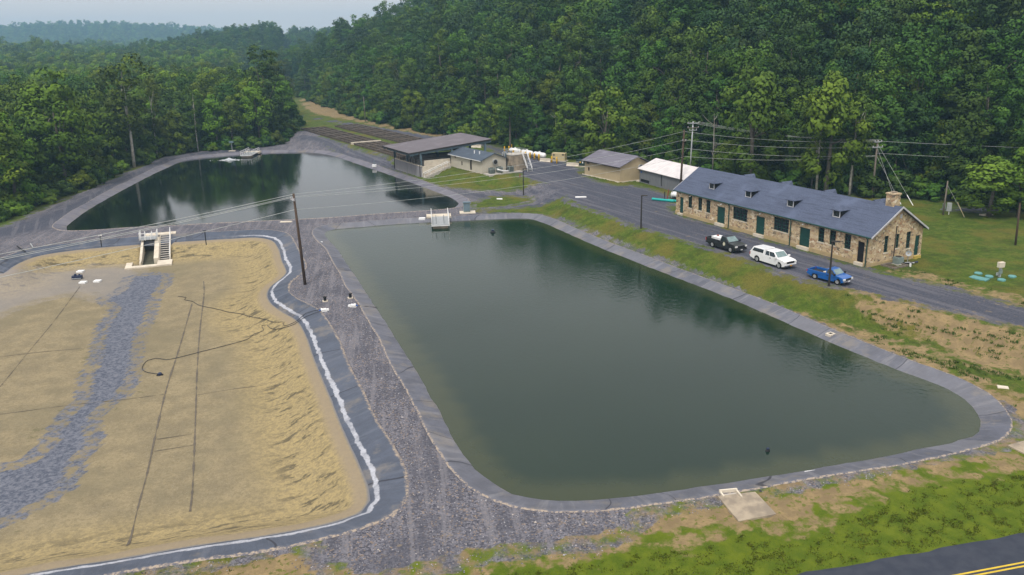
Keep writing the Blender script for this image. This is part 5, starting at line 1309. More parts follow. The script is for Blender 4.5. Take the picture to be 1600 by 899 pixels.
# ---------------------------------------------------------------- docks, gates and other things round the water
dk = thing('dock', 'pale railed intake platform reaching into the near pond', 'dock', (-14.2, 136.2, 0), math.radians(-84))
# local x reaches out over the water, y to the right of the photograph
MB().box(-1.2, 1.0, -.7, 3.6, -.3, .22).build('abutment', M_PALECONC, dk)
d_ = MB()
for k in range(9): d_.box(1.0 + k * .75, 1.6 + k * .75, .2, 3.0, .12, .2)
d_.build('deck', M_STEEL, dk)
d_ = MB().box(1.0, 7.6, .1, .2, -.05, .22).box(1.0, 7.6, 3.0, 3.1, -.05, .22).box(1.0, 1.12, .2, 3.0, -.05, .11).box(7.48, 7.6, .2, 3.0, -.05, .11)
d_.build('deck_frame', M_WHITE, dk)
MB().box(4.8, 7.3, .3, 2.9, -2.4, -.06).build('intake_tower', M_DIRTYCONC, dk)
for y in (.15, 3.05):
    rl = MB()
    for z in (.75, 1.25): rl.tube([(-1.0, y, z), (7.5, y, z)], .05, 6)
    for k in range(6): rl.tube([(-1.0 + k * 1.7, y, .2), (-1.0 + k * 1.7, y, 1.25)], .05, 6)
    rl.build('handrail', M_WHITE, dk)
for x, y in ((5.2, .9), (5.2, 2.2), (6.8, .9), (6.8, 2.2)):
    gw_ = MB().tube([(x, y, .2), (x, y, 1.3)], .07, 6); gw_.tube([(x, y - .02, 1.28), (x, y + .02, 1.28)], .22, 10); gw_.build('gate_wheel', M_STEEL, dk)
dup(dk, G(387, 238.3, 0), math.radians(-88), 'small pale railed platform at the far end of the far pond')
cc = thing('control_cabinet', 'grey-green control cabinet on a pale slab at the far pond corner', 'control box', G(720, 333, 0), math.radians(5))
MB().box(-.2, 2.6, -.9, 1.2, -.2, .12).build('slab', M_PALECONC, cc); MB().box(.5, 1.7, 0, .7, .12, 1.75).build('cabinet', M_COND, cc, bevel=.04)
MB().box(.42, 1.78, -.1, .8, 1.76, 1.9).build('cap', M_BLUEST, cc); MB().box(.6, 1.6, -.03, -.002, .3, 1.6).build('door', M_BLUEST, cc)
gp = thing('gauge_post', 'small grey gauge post with a solar panel at the far pond bank', 'gauge', G(363, 236.5, 0))
MB().tube([(0, 0, -.2), (0, 0, 2.6)], .09, 6).build('post', M_STEEL, gp); MB().box(-.6, .6, -.3, .1, 2.4, 2.9).build('panel', M_BLUEST, gp); MB().box(-.9, .9, -.5, .5, -.1, .2).build('base', M_PALECONC, gp)
sg = thing('sampler', 'small white sampling box on the bank below the pavilion', 'sampler', G(585, 260.5, 0))
MB().box(-.5, .5, -.4, .4, -.1, .5).build('box_body', M_WHITE, sg); MB().tube([(0, 0, .5), (0, 0, 1.5)], .08, 6).build('post', M_BLUEST, sg)
# aerator: a low boil of broken water
rr = random.Random(3); mb = MB()
for k in range(420):
    a = rr.uniform(0, 2 * PI); q = abs(rr.gauss(0, 1.0)); x, y = q * 1.9 * math.cos(a), q * 1.2 * math.sin(a); z = max(0, .75 * math.exp(-q * q * 2.2)) * rr.random()
    s = rr.uniform(.05, .16); mb.box(x - s, x + s, y - s, y + s, z, z + s * .6)
fo2 = mb.build('aerator_spray', M_FOAM); fo2.location = G(358, 250.5, ZW) + Vector((0, 0, .02)); fo2.scale = (.75, .6, .8); tag(fo2, 'white boil of spray from the aerator at the far end of the far pond', 'fountain')
fl = thing('float', 'small dark float near the far bank of the near pond', 'float', G(770, 363.5, ZW))
MB().tube([(0, 0, -.1), (0, 0, .12), (0, 0, .3)], [.45, .4, .2], 12).build('hull', M_BLACK, fl); MB().box(-.2, .2, -.2, .2, .3, .5).build('motor_box', M_NAVY, fl)
f2 = dup(fl, G(1199.5, 705, ZW), 0.6, 'small black float off the near right shore of the pond'); f2.scale = (.5, .35, .5)
tf = dup(fl, G(443, 288.5, ZW), 0.3, 'tiny pale float out in the middle of the far pond'); tf.scale = (.5, .3, .3)

# empty pond: outlet box with steps
ox = G(251, 367, 0); oang = math.radians(-70)
ob = thing('outlet_structure', 'pale concrete outlet with railed steps going down into the empty pond', 'outlet', (ox.x, ox.y, 0), oang)
# local x goes down the slope, y to the right of the photograph
MB().box(-1.0, .6, -2.3, 2.3, -.4, .16).build('head_slab', M_PALECONC, ob)
st = MB(); nst = 12
for k in range(nst): st.box(.62 + k * .66, .62 + k * .66 + .34, .08, 1.42, .06 - (k + .2) * 2.3 / nst, .12 - (k + .2) * 2.3 / nst)
st.build('steps', M_CONC, ob)
MB().hexa([(.6, .1, -.6), (8.6, .1, -3.3), (8.6, 1.4, -3.3), (.6, 1.4, -.6)], [(.6, .1, -.14), (8.6, .1, -2.72), (8.6, 1.4, -2.72), (.6, 1.4, -.14)]).build('step_shadow_wall', M_DARK, ob).name = 'stair_well'  # black sloped fill paints the shade seen between the treads
for y0, y1 in ((-.06, .06), (1.44, 1.58)):
    MB().hexa([(.6, y0, -1), (8.6, y0, -3.2), (8.6, y1, -3.2), (.6, y1, -1)], [(.6, y0, .22), (8.6, y0, -2.25), (8.6, y1, -2.25), (.6, y1, .22)]).build('stair_stringer', M_PALECONC, ob)
rl = MB(); rl.tube([(.2, 1.51, 1.15), (8.3, 1.51, -1.35)], .045, 6)
for k in range(6): rl.tube([(.3 + k * 1.6, 1.51, .1 - k * .49), (.3 + k * 1.6, 1.51, 1.1 - k * .49)], .045, 6)
rl.build('handrail', M_WHITE, ob)
for y0, y1, yb in ((-.75, -.07, 0), (-2.75, -2.4, 0)):
    MB().hexa([(1.6, y0, -3.2), (8.6, y0, -3.4), (8.6, y1, -3.4), (1.6, y1, -3.2)], [(1.6, y0, .05), (8.6, y0, -1.75), (8.6, y1, -1.75), (1.6, y1, .05)]).build('channel_wall', M_PALECONC, ob)
MB().box(2.0, 2.2, -2.4, -.75, -3.2, -.1).hexa([(2.2, -2.4, -3.4), (8.6, -2.4, -3.5), (8.6, -.75, -3.5), (2.2, -.75, -3.4)], [(2.2, -2.4, -2.0), (8.6, -2.4, -2.62), (8.6, -.75, -2.62), (2.2, -.75, -2.0)]).build('channel', pm('algae_dark_concrete', (.07, .068, .045), (.04, .042, .026), 1.5, .9), ob)  # channel concrete coloured much darker than its walls
ap = MB()
ap.box(8.62, 11.6, -.2, 1.9, -3.2, -2.12).box(10.6, 11.6, -4.6, -.203, -3.2, -2.14).box(8.3, 10.597, -4.6, -3.7, -3.2, -2.14).box(8.605, 10.597, -2.66, -2.4, -3.2, -1.75)
ap.build('apron', M_PALECONC, ob, bevel=.04)
MB().box(8.61, 10.59, -2.39, -.21, -3.2, -2.6).build('algae_pool', pm('green_algae', (.085, .105, .02), (.05, .065, .015), 2, .5), ob)
gr = MB()
for k in range(8): gr.box(.7 + k * .32, .92 + k * .32, -2.9, -.4, .0, .07)
gr.build('grating', M_STEEL, ob)
rl = MB()
for (a, b2) in (((.3, -2.9), (3.3, -2.9)), ((3.3, -2.9), (3.3, -.4)), ((3.3, -.4), (.3, -.4))):
    for z in (.6, 1.1): rl.tube([(*a, z), (*b2, z)], .045, 6)
    for t in (0, .33, .66, 1): 
        p = Vector((*a, 0)).lerp(Vector((*b2, 0)), t); rl.tube([(p.x, p.y, .0), (p.x, p.y, 1.1)], .045, 6)
rl.build('guard_rail', M_WHITE, ob)
for y in (-2.2, -1.2): MB().tube([(1.2, y, .07), (1.2, y, 1.0)], .08, 6).build('gate_stem', M_WHITE, ob)

def hose(pts, label, r=.03, z0=-2.5, lift=.03):
    P = [GT(x, y, z0) for x, y in pts]
    C = spline([(p.x, p.y) for p in P], .5, False); zz = terrain(C[:, 0], C[:, 1])
    sb_d = sdist(basin_edge, C[:, 0], C[:, 1]); sn_d = sdist(near_edge, C[:, 0], C[:, 1])
    zz = zz + np.where(np.abs(sb_d - .8) < 1.5, .17, 0) + np.where((sn_d > -2) & (sn_d < 2.1), .18, 0)
    for _ in range(2): zz[1:-1] = (zz[:-2] + zz[1:-1] + zz[2:]) / 3
    return tag(MB().tube([(x, y, z + r + lift) for (x, y), z in zip(C, zz)], r, 6).build('hose', M_HOSE, smooth=True), label, 'hose')
hose([(502, 486.5), (490, 489), (478, 493.5), (462, 504), (447, 510.5), (442, 507), (445, 503), (431, 505), (419, 502), (394, 496), (369, 490), (340, 484), (312, 478), (300, 471.5), (288, 469), (291, 465.5), (278, 464)], 'black hose snaking up the empty pond toward the outlet')
hose([(502, 489), (492, 493), (478, 498), (459, 508), (437, 515), (422, 514), (417, 508), (409, 511), (412, 517), (398, 523), (387, 531), (344, 543), (312, 551), (275, 560.5), (259, 563), (244, 560.5), (231, 564), (223, 573), (223, 579), (231, 583), (249, 585.5)], 'black hose curling round into the middle of the empty pond')
hose([(557, 478), (566, 480), (577, 481.5), (590, 484)], 'black hose dropping from the bank into the near pond', z0=0)
def pump(base, label, rz):
    o = thing('pump', label, 'pump', GT(*base), rz)
    o.scale = (.6, .6, .6)
    MB().tube([(-.35, 0, .32), (.35, 0, .32)], .26, 12).build('motor', M_WHITE, o, smooth=False); MB().tube([(.36, 0, .34), (.62, 0, .34)], [.34, .30], 12).build('volute', M_WHITE, o)
    MB().box(-.5, .75, -.36, .36, .0, .07).box(-.4, -.3, -.3, .3, .07, .2).box(.2, .3, -.3, .3, .07, .2).build('skid', M_WHITE, o)
    MB().tube([(.62, 0, .34), (.95, 0, .2)], .13, 8).build('hose_coupling', M_BLUE, o); MB().box(-.9, -.45, -.3, .25, .02, .35).build('cover', M_WHITE, o)
pump((506.5, 486.5), 'white pump set with a blue coupling at the empty pond rim', math.radians(205)); pump((551.5, 479.5), 'white pump set with a blue coupling by the near pond rim', math.radians(-8))
def valve(base, label):
    o = thing('valve_box', label, 'valve', GT(*base), .3)
    MB().tube([(0, 0, -.1), (0, 0, .5)], .17, 8).build('riser', M_BLACK, o); MB().box(-.3, .3, -.3, .3, -.1, .08).build('collar', M_PALECONC, o); MB().tube([(0, 0, .5), (0, 0, .58)], .24, 10).build('cap', M_BLACK, o)
valve((508, 471), 'black capped riser in the gravel behind the left pump'); valve((547.5, 466), 'black capped riser in the gravel behind the right pump')
def lid(base, label, m=M_WHITE, sx=.5, sy=.5, h=.1, name='access_lid', cat='access lid', rz=0.0, z0=0, group=None):
    p = GT(*base, z0); o = MB().box(-sx, sx, -sy, sy, -.25, h).build(name, m, bevel=.02); o.location = p; o.rotation_euler = (0, 0, rz)
    return tag(o, label, cat, group)
lid((126, 425.3), 'white lid behind the dark pump in the empty pond', sx=.45, sy=.4, h=.22, z0=-2.5); lid((130, 442.5), 'white lid in front of the dark pump in the empty pond', sx=.45, sy=.4, h=.22, z0=-2.5); lid((152.5, 440.5), 'white lid right of the dark pump in the empty pond', sx=.45, sy=.4, h=.22, z0=-2.5)
o = thing('sump_pump', 'dark navy pump crate standing on the silt of the empty pond', 'pump', GT(121, 436, -2.5), .2)
MB().box(-.65, .65, -.35, .35, 0, .5).build('crate', M_NAVY, o, bevel=.03); MB().tube([(-.2, 0, .5), (-.2, 0, .75)], .16, 8).tube([(.3, .1, .5), (.3, .1, .68)], .12, 8).build('motor', M_NAVY, o); MB().box(-.6, .6, -.39, -.352, .1, .2).build('rail', M_STEEL, o)
o = thing('sump_pump', 'dark pump at the end of the curled hose', 'pump', GT(250, 586.5, -2.5), .2)
MB().tube([(0, 0, 0), (0, 0, .22), (0, 0, .3)], [.2, .2, .1], 10).build('casing', M_NAVY, o); MB().box(-.3, .3, -.15, .15, 0, .08).build('foot', M_BLACK, o)
for (x, y), lb in (((659.5, 341.5), 'white lid on the bank left of the railed dock'), ((447, 347.2), 'white slab at the far pond edge behind the brown pole'), ((907.5, 308.5), 'white plate lying in the gravel yard'), ((780.5, 311.5), 'white plate on the little grass island'), ((502.5, 379), 'small white marker on the bank of the near pond'), ((470, 231), 'white marker stone at the far pond gravel bank')):
    s = .55 if x != 502.5 else .16
    lid((x, y), lb, M_WHITE if x != 447 else M_PALECONC, s * (1.8 if x in (447, 907.5) else 1), s * .7, .12, 'marker_plate', 'plate')
lid((1297.5, 523), 'white square vent box with a dark hole on the liner edge', M_PALECONC, .4, .32, .14, 'vent_box', 'vent', .5)
MB_ = MB().box(-.2, .2, -.15, .15, .142, .155); bpy.data.objects['vent_box'].name = 'vent_box'; MB_.build('vent_hole', M_DARK, bpy.data.objects['vent_box'])
lid((1567, 606), 'white plate lying in the dry grass right of the pond', M_PALECONC, .42, .3, .08, 'marker_plate', 'plate', -.4, .8)
pl = lid((1268.5, 740.5), 'white plate with a blue disc on the near bank', M_WHITE, .42, .30, .10, 'marker_plate', 'plate', .2)
MB().tube([(0, 0, .10), (0, 0, .125)], .11, 10).build('disc', M_BLUE, pl)
def pad(pts, label, m=M_DIRTYCONC):
    P = [G(x, y, 0) for x, y in pts]; c = sum(P, Vector()) / 4
    o = MB().hexa([p - c + Vector((0, 0, -.3)) for p in P], [p - c + Vector((0, 0, .13)) for p in P]).build('concrete_pad', m, bevel=.03); o.location = c; tag(o, label, 'concrete pad'); return o
pad([(1121, 777.5), (1180, 771), (1213, 805.5), (1154, 817)], 'weathered square concrete pad in the grass of the near bank')
pad([(1574, 698), (1606, 689), (1650, 700), (1610, 716)], 'concrete pad cut by the right edge of the picture')
hw_ = thing('headwall', 'low pale concrete headwall between the pond rim and the square pad', 'headwall', G(1139, 772, 0), math.radians(8))
MB().box(-.62, .62, .1, .22, -.3, .26).build('back_wall', M_PALECONC, hw_); MB().box(.5, .62, -.75, .097, -.3, .22).box(-.62, -.5, -.45, .097, -.3, .2).build('wing_wall', M_PALECONC, hw_); MB().box(-.497, .497, -.6, .097, -.3, .03).build('trough', M_CONC, hw_)
for (x, y), t_, lb in (((322, 380), 2.0, 'dark marker post on the rim behind the empty pond'), ((158.5, 383), 1.6, 'white-capped post on the rim left of the outlet')):
    o = thing('marker_post', lb, 'post', GT(x, y)); MB().tube([(0, 0, -.3), (0, 0, t_)], .07, 6).build('post', M_BLACK, o); MB().box(-.25, .25, -.06, .06, t_ - .14, t_).build('cap', M_WHITE if x < 200 else M_BLACK, o)
# straps laid over the liner
for pts, lb in (([(27, 387), (40, 396)], 'black strap across the liner at the far left corner of the empty pond'), ([(48, 383), (52, 389)], 'grey strap across the liner next to the black one')):
    P = [GT(x, y) + Vector((0, 0, .22)) for x, y in pts]; tag(MB().tube(P, .09, 6).build('strap', M_BLACK if pts[0][0] == 27 else M_STEEL), lb, 'strap')

# ---------------------------------------------------------------- by the stone building and on the lawn
o = thing('pipe_bundle', 'two teal plastic pipes lying on grass by the end of the stone building', 'pipe', GT(1037, 315, ZP), math.radians(-35))
MB().tube([(-2.2, 0, .24), (1.9, 0, .24)], .22, 10).build('pipe', M_TEAL, o); MB().tube([(.6, .5, .22), (2.5, .45, .22)], .2, 10).build('pipe', M_TEAL, o)
for (x, y), tp, m, lb in (((1038.5, 312), 299.5, M_BRONZE, 'dark stub post behind the teal pipes'), ((1042, 311), 296.5, M_RUST, 'rusty red and white rod leaning behind the teal pipes'), ((1048, 312.5), 298, M_STEEL, 'pale rod near the corner of the stone building')):
    P = GT(x, y, ZP); Q = up_from(P, x + (3 if m != M_BRONZE else 0), tp); tag(MB().tube([P + Vector((0, 0, -.2)), Q], .09, 6).build('stake', m), lb, 'post')
o = thing('utility_trailer', 'small white tank trailer peeping from behind the stone building', 'trailer', GT(1056, 312.5, ZP), math.radians(-30))
MB().tube([(-.9, 0, .95), (-.75, 0, .95), (.75, 0, .95), (.9, 0, .95)], [.25, .52, .52, .25], 12).build('tank_body', M_WHITE, o, smooth=True); MB().box(-1, 1, -.5, .5, .3, .42).build('frame', M_BRONZE, o)
for y in (-.6, .6): MB().tube([(0, y - .1, .33), (0, y + .1, .33)], .33, 14).build('wheel', M_TYRE, o)
gpt = lambda x, y: local(sb_, x, y, 0)
o = thing('timber_frame', 'low weathered timber frame on the ground at the gable', 'timber', gpt(L + .35, 2.0), ang)
MB().box(0, 1.9, 0, .15, -.1, .22).box(0, 1.9, 2.5, 2.65, -.1, .22).box(0, .15, .15, 2.5, -.1, .22).box(1.75, 1.9, .15, 2.5, -.1, .22).build('frame', M_GREYWOOD, o); MB().box(.2, 1.7, .2, 1.2, .0, .1).build('board', M_WOOD, o)
o = thing('air_conditioner', 'grey outdoor air conditioner against the gable wall', 'air conditioner', gpt(L + .5, 3.9), ang)
MB().box(0, .8, 0, 1.1, .1, .95).build('casing', M_COND, o, bevel=.03); MB().tube([(.4, .55, .952), (.4, .55, 1.0)], .36, 12).build('fan_guard', M_BRONZE, o); MB().box(-.1, .9, -.1, 1.2, -.1, .1).build('pad', M_CONC, o)
o = thing('satellite_dish', 'grey satellite dish standing on the ground at the gable', 'satellite dish', gpt(L + 1.0, 6.1), ang)
MB().tube([(0, 0, -.1), (0, 0, 1.1)], .05, 6).build('mast', M_STEEL, o); MB().tube([(.02, -.02, 1.15), (.09, -.09, 1.2), (.16, -.16, 1.25)], [.1, .3, .38], 14, False).build('dish', M_STEEL, o)
o = thing('scrap_pile', 'low pile of dark pipes and metal by the gable wall', 'scrap', gpt(L + 1.0, 4.4), ang)
for k, m in enumerate((M_BLACK, M_STEEL, M_BRONZE, M_NAVY)):
    MB().tube([(.2 * k, .1 + .3 * k, .15), (.9 + .1 * k, 1.4 + .2 * k, .18 + .05 * k)], .12, 8).build('pipe', m, o)
tag(MB().tube([(0, 0, -.1), (0, 0, .35)], .12, 8).build('pipe_stub', M_WHITE), 'small white pipe cap in the grass off the gable', 'pipe cap').location = gpt(L + 2.3, 4.9)
first = None
for (x, y), lb in (((1528.5, 428.3), 'round teal lid behind the long teal cover'), ((1545.5, 433.2), 'round teal lid between the long cover and the pedestal'), ((1565, 438.5), 'round teal lid in front of the white-topped pedestal'), ((1581.5, 433.2), 'raised round teal lid right of the pedestal')):
    if first is None: first = MB().tube([(0, 0, -.2), (0, 0, .14), (0, 0, .19)], [.44, .44, .36], 16).build('tank_lid', M_TEALLID); o = first
    else: o = first.copy(); COL.objects.link(o)
    o.location = GT(x, y, ZP); tag(o, lb, 'tank lid', 'round teal lids on the lawn')
a, b2, c, d = (G(*q, ZP) for q in ((1513.5, 434.2), (1521, 431.2), (1546.5, 437), (1540, 440.2))); m_ = (a + b2 + c + d) / 4
o = MB().hexa([p - m_ + Vector((0, 0, -.1)) for p in (a, d, c, b2)], [p - m_ + Vector((0, 0, .1)) for p in (a, d, c, b2)]).build('long_cover', M_TEALLID); o.location = m_; tag(o, 'long flat teal cover lying in the lawn', 'cover')
lidc = [(1540, 335.5), (1464, 330), (1474.5, 410)]
o = thing('control_pedestal', 'slim grey pedestal with a white box on top among the teal lids', 'control box', GT(1561.5, 433.5, ZP), .3)
MB().box(-.12, .12, -.1, .1, -.1, 1.2).box(-.5, -.3, -.08, .08, .3, .6).build('stand', M_STEEL, o); MB().box(-.4, .4, -.2, .2, 1.2, 1.85).build('box_body', M_PALECONC, o, bevel=.03); MB().box(-.25, .2, -.16, .0, .45, .95).build('meter', M_COND, o)
lid((1541, 336.5), 'pale stone slab under the spreading tree on the lawn', M_PALECONC, .9, .5, .15, 'stone_slab', 'slab', .2, ZP)
for (x, y), lb in (((739, 281), 'teal lid'), ): pass
for (x, y), lb in (((806, 280.5), 'left turquoise valve lid on the slope below the pump house'), ((816.5, 282.8), 'right turquoise valve lid on the slope below the pump house')):
    o = MB().tube([(0, 0, -.2), (0, 0, .16), (0, 0, .22)], [.42, .42, .3], 12).build('irrigation_valve', M_TEAL); o.location = GT(x, y, 1.2); tag(o, lb, 'valve lid')
tag(MB().tube([GT(812.5, 284, 1.0), GT(812.5, 284, 1.0) + Vector((0, 0, 1.6))], .12, 8).build('vent_pipe', M_RUST), 'rusty vent pipe between the turquoise lids', 'pipe')

# drain lines in the dried mud, grooves and their shadow painted as dark strips
dm = pm('damp_mud_line', (.125, .105, .08), (.095, .08, .062), 2, .95)
def seam(pts, w=.09):
    P = [GT(x, y, -2.5) for x, y in pts]; C = spline([(p.x, p.y) for p in P], .6, False); zz = terrain(C[:, 0], C[:, 1])
    t = np.gradient(C, axis=0); nn = np.stack([-t[:, 1], t[:, 0]], -1); nn /= np.linalg.norm(nn, axis=1)[:, None]
    mb = MB()
    for i in range(len(C)):
        ww = w * .75 * RNG.uniform(.1, 1.3); a = C[i] + nn[i] * ww; c = C[i] - nn[i] * ww
        mb.v += [(a[0], a[1], zz[i] + .035), (c[0], c[1], zz[i] + .035)]
        if i: k = 2 * i; mb.f.append((k - 2, k - 1, k + 1, k))
    tag(mb.build('drain_line', dm), kind='structure')
seam([(318, 440), (319, 455), (312, 520), (308, 580), (306, 640), (303, 720), (300, 775), (297, 800)], .11)
seam([(300, 475), (280, 545), (261, 605), (243, 680), (230, 740), (214, 800), (197, 855)], .11)
seam([(125, 448), (90, 495), (45, 550), (0, 605)], .06); seam([(0, 648), (60, 640), (120, 632), (200, 624), (260, 616)], .05)
seam([(245, 687), (300, 679)], .06); seam([(240, 706), (302, 696)], .06); seam([(308, 618), (360, 609), (410, 603)], .05)
seam([(0, 558), (60, 551), (150, 543)], .05); seam([(320, 455), (370, 451)], .04)

# ---------------------------------------------------------------- tufts of weeds on the dry banks (nobody could count them)
V = []; Fc = []; TI = []
def tuft(x, y, z, n, h, s, flat=.5):
    for _ in range(n):
        a = random.uniform(0, 2 * PI); r = random.uniform(0, s); px_, py_ = x + r * math.cos(a), y + r * math.sin(a); b_ = random.uniform(0, PI); l = h * random.uniform(.5, 1.2); k = random.uniform(.03, .07)
        o = len(V); le = Vector((random.uniform(-flat, flat), random.uniform(-flat, flat), 1)).normalized() * l
        V.extend([(px_ - k * math.cos(b_), py_ - k * math.sin(b_), z - .03), (px_ + k * math.cos(b_), py_ + k * math.sin(b_), z - .03), (px_ + le.x, py_ + le.y, z + le.z)]); Fc.append((o, o + 1, o + 2)); TI.extend([random.random()] * 3)
cand = np.stack([RNG.uniform(-32, 75, 60000), RNG.uniform(33, 125, 60000)], -1)
zc, spc, snc, sfc, sbc, dhc, dlc = terrain(cand[:, 0], cand[:, 1], True)
def grid_at(A, x, y):
    i = np.clip(np.searchsorted(XS, x), 0, len(XS) - 1); j = np.clip(np.searchsorted(YS, y), 0, len(YS) - 1); return A[j, i]
gsc, dsc, lus = grid_at(GS, cand[:, 0], cand[:, 1]), grid_at(DS, cand[:, 0], cand[:, 1]), grid_at(LUSH, cand[:, 0], cand[:, 1])
roadd = (cand[:, 0] - P0.x) * rn.x + (cand[:, 1] - P0.y) * rn.y
patch = wav(cand[:, 0], cand[:, 1], 2.1, 1.0) + .5 * wav(cand[:, 0], cand[:, 1], .8, 2.0)
ok = (gsc > .25) & (snc > 2.6) & (sbc > 3.0) & (roadd < -.3) & (patch > .12) & (lus < .5) & (dhc < 0) & (dsc < .9)
for (x, y), z in zip(cand[ok][:6500], zc[ok][:6500]): tuft(x, y, z, 9, .22, .26)
SV = []; SFc = []; ST = []
sx_ = np.stack([RNG.uniform(-34, 26, 60000), RNG.uniform(36, 118, 60000)], -1)
gsd = grid_at(GS, sx_[:, 0], sx_[:, 1]); rdd = grid_at(ROAD, sx_[:, 0], sx_[:, 1]); zs_, q1, q2, q3, q4, q5, q6 = terrain(sx_[:, 0], sx_[:, 1], True)
kk = (gsd < .2) & (rdd > .5) & (q2 > 2.0) & (q3 > 2.0) & (q4 > 2.3); sx_ = sx_[kk][:11000]; zs_ = zs_[kk][:11000]
for (x, y), z in zip(sx_, zs_):
    s_ = random.uniform(.022, .062) * (1.6 if random.random() < .06 else 1); o = len(SV); a0 = random.uniform(0, 6.28)
    for k in range(4): a = a0 + k * PI / 2; e = s_ * random.uniform(.6, 1.4); SV.append((x + e * math.cos(a), y + e * math.sin(a), z - .01 + random.uniform(0, .3) * s_))
    SV.append((x + random.uniform(-.3, .3) * s_, y + random.uniform(-.3, .3) * s_, z + s_ * random.uniform(.6, 1.1))); t_ = random.random(); ST.extend([t_] * 5)
    SFc.extend([(o + k, o + (k + 1) % 4, o + 4) for k in range(4)])
stm, snt, sbb = newmat('loose_stone'); st_ = attr(snt, 'tint')
rp = N(snt, 'ShaderNodeValToRGB', {'Fac': st_}); rp.color_ramp.elements[0].color = (.03, .03, .04, 1); rp.color_ramp.elements[1].color = (.42, .36, .29, 1)
for p_, c_2 in ((.5, (.12, .12, .14)), (.8, (.24, .23, .25)), (.93, (.33, .32, .33))): rp.color_ramp.elements.new(p_).color = c4(c_2)
snt.links.new(rp.outputs['Color'], sbb.inputs['Base Color']); sbb.inputs['Roughness'].default_value = .9
me = bpy.data.meshes.new('loose_stones'); me.from_pydata(SV, [], SFc); me.update(); me.materials.append(stm)
a = me.attributes.new('tint', 'FLOAT', 'POINT'); a.data.foreach_set('value', ST)
o = bpy.data.objects.new('loose_stones', me); COL.objects.link(o); tag(o, 'loose broken stones strewn over the gravel banks', 'stones', kind='stuff')
NW = len(V)
okl = (gsc > .6) & (roadd < -.25) & (lus > .5) & (dsc > .2)
W1, F1, T1 = V, Fc, TI; V = []; Fc = []; TI = []
gx = np.stack([RNG.uniform(-16, 50, 42000), RNG.uniform(33, 62, 42000)], -1)
g2, d2_, l2 = grid_at(GS, gx[:, 0], gx[:, 1]), grid_at(DS, gx[:, 0], gx[:, 1]), grid_at(LUSH, gx[:, 0], gx[:, 1]); r2_ = (gx[:, 0] - P0.x) * rn.x + (gx[:, 1] - P0.y) * rn.y
k2 = (g2 > .6) & (r2_ < -.2) & (l2 > .4) & (d2_ > .1); zz2 = terrain(gx[k2][:14000, 0], gx[k2][:14000, 1])
for (x, y), z in zip(gx[k2][:14000], zz2): tuft(x, y, z, 6, .09, .26, 2.2)
gmb = leaf_mat('turf', (.052, .078, .004), (.090, .114, .008), (.135, .145, .02), .1)
me = bpy.data.meshes.new('turf'); me.from_pydata(V, [], Fc); me.update(); me.materials.append(gmb)
a = me.attributes.new('tint', 'FLOAT', 'POINT'); a.data.foreach_set('value', TI)
o = bpy.data.objects.new('turf', me); COL.objects.link(o); tag(o, 'bright green turf of the verge beside the asphalt road', 'grass', kind='stuff')
V, Fc, TI = W1, F1, T1
wm = leaf_mat('weed', (.035, .070, .010), (.08, .120, .020), (.14, .14, .04), .2)
mb = MB(); mb.v = V; mb.f = Fc
me = bpy.data.meshes.new('weeds'); me.from_pydata(V, [], Fc); me.update(); me.materials.append(wm)
a = me.attributes.new('tint', 'FLOAT', 'POINT'); a.data.foreach_set('value', TI)
o = bpy.data.objects.new('weeds', me); COL.objects.link(o); tag(o, 'green weed tufts scattered over the dry banks', 'weeds', kind='stuff')
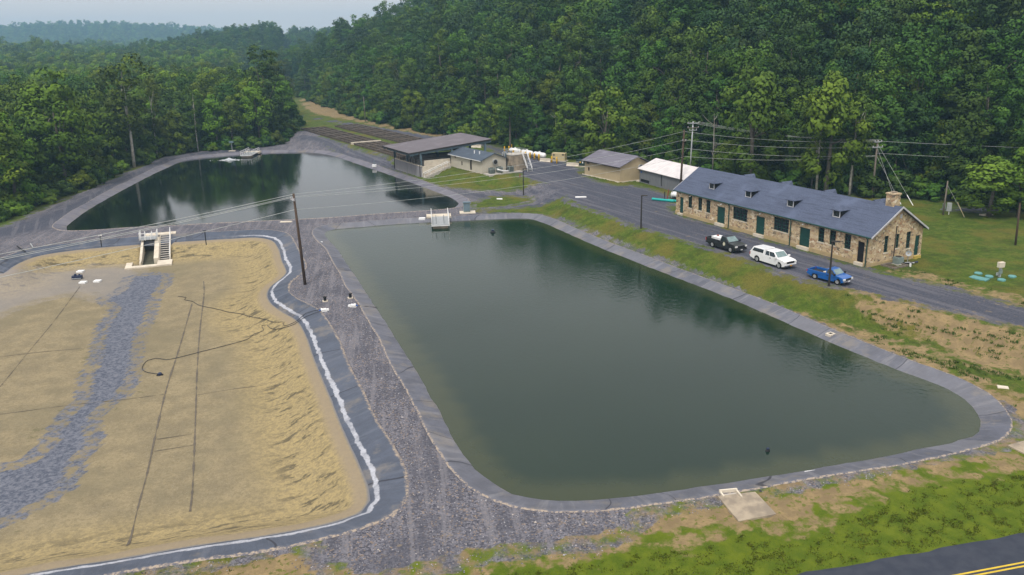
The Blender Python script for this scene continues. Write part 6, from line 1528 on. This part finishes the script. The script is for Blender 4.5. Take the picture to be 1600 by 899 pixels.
# ---------------------------------------------------------------- light, sky, air
SUN_EL, SUN_AZ = math.radians(58), math.radians(200)     # azimuth clockwise from +Y
sd = bpy.data.lights.new('sun', 'SUN'); so = bpy.data.objects.new('sun', sd); COL.objects.link(so)
sd.energy = 2.2; sd.angle = math.radians(10); sd.color = (1, .96, .90)
dirv = Vector((math.sin(SUN_AZ) * math.cos(SUN_EL), math.cos(SUN_AZ) * math.cos(SUN_EL), math.sin(SUN_EL)))
so.rotation_euler = dirv.to_track_quat('Z', 'Y').to_euler()
W = bpy.data.worlds.new('World'); S.world = W; W.use_nodes = True
nt = W.node_tree; bg = nt.nodes['Background']
sky = nt.nodes.new('ShaderNodeTexSky'); sky.sky_type = 'NISHITA'; sky.sun_disc = False
sky.sun_elevation = SUN_EL; sky.sun_rotation = SUN_AZ; sky.dust_density = 4.0; sky.air_density = 1.0; sky.ozone_density = 1.0
hs = N(nt, 'ShaderNodeHueSaturation', {'Saturation': .28, 'Color': sky.outputs[0]})
lift = mixc(nt, .55, hs.outputs[0], (10.6, 10.1, 9.9))
tcg = N(nt, 'ShaderNodeTexCoord').outputs['Generated']; el = N(nt, 'ShaderNodeSeparateXYZ', {0: tcg}).outputs[2]
grad = smooth(nt, el, .2, .9, 1.0, 1.5)      # overcast: brighter overhead than at the horizon
lift = mixc(nt, 1.0, lift, N(nt, 'ShaderNodeCombineColor', {0: grad, 1: grad, 2: grad}).outputs[0], 'MULTIPLY')
nt.links.new(lift, bg.inputs['Color']); bg.inputs['Strength'].default_value = .12
hz = MB().box(-3080, 1330, -60, 3240, -6, 150)
hm = bpy.data.materials.new('haze'); hm.use_nodes = True; t_ = hm.node_tree
for n_ in list(t_.nodes): t_.nodes.remove(n_)
ho = t_.nodes.new('ShaderNodeOutputMaterial'); pv = t_.nodes.new('ShaderNodeVolumePrincipled')
pv.inputs['Color'].default_value = (.34, .58, .82, 1); pv.inputs['Density'].default_value = .00026
t_.links.new(pv.outputs[0], ho.inputs['Volume'])
tag(hz.build('haze', hm), kind='stuff', label='thin blue summer haze over the valley')
S.render.engine = 'CYCLES'
S.cycles.max_bounces = 6; S.cycles.diffuse_bounces = 3; S.cycles.glossy_bounces = 3; S.cycles.transmission_bounces = 2; S.cycles.volume_bounces = 1
S.cycles.use_denoising = True
try: S.cycles.denoiser = 'OPENIMAGEDENOISE'
except Exception: pass
S.cycles.sample_clamp_indirect = 6
vs = S.view_settings; vs.view_transform = 'Standard'; vs.look = 'None'; vs.exposure = 0.0; vs.gamma = 1.0; vs.use_curve_mapping = False
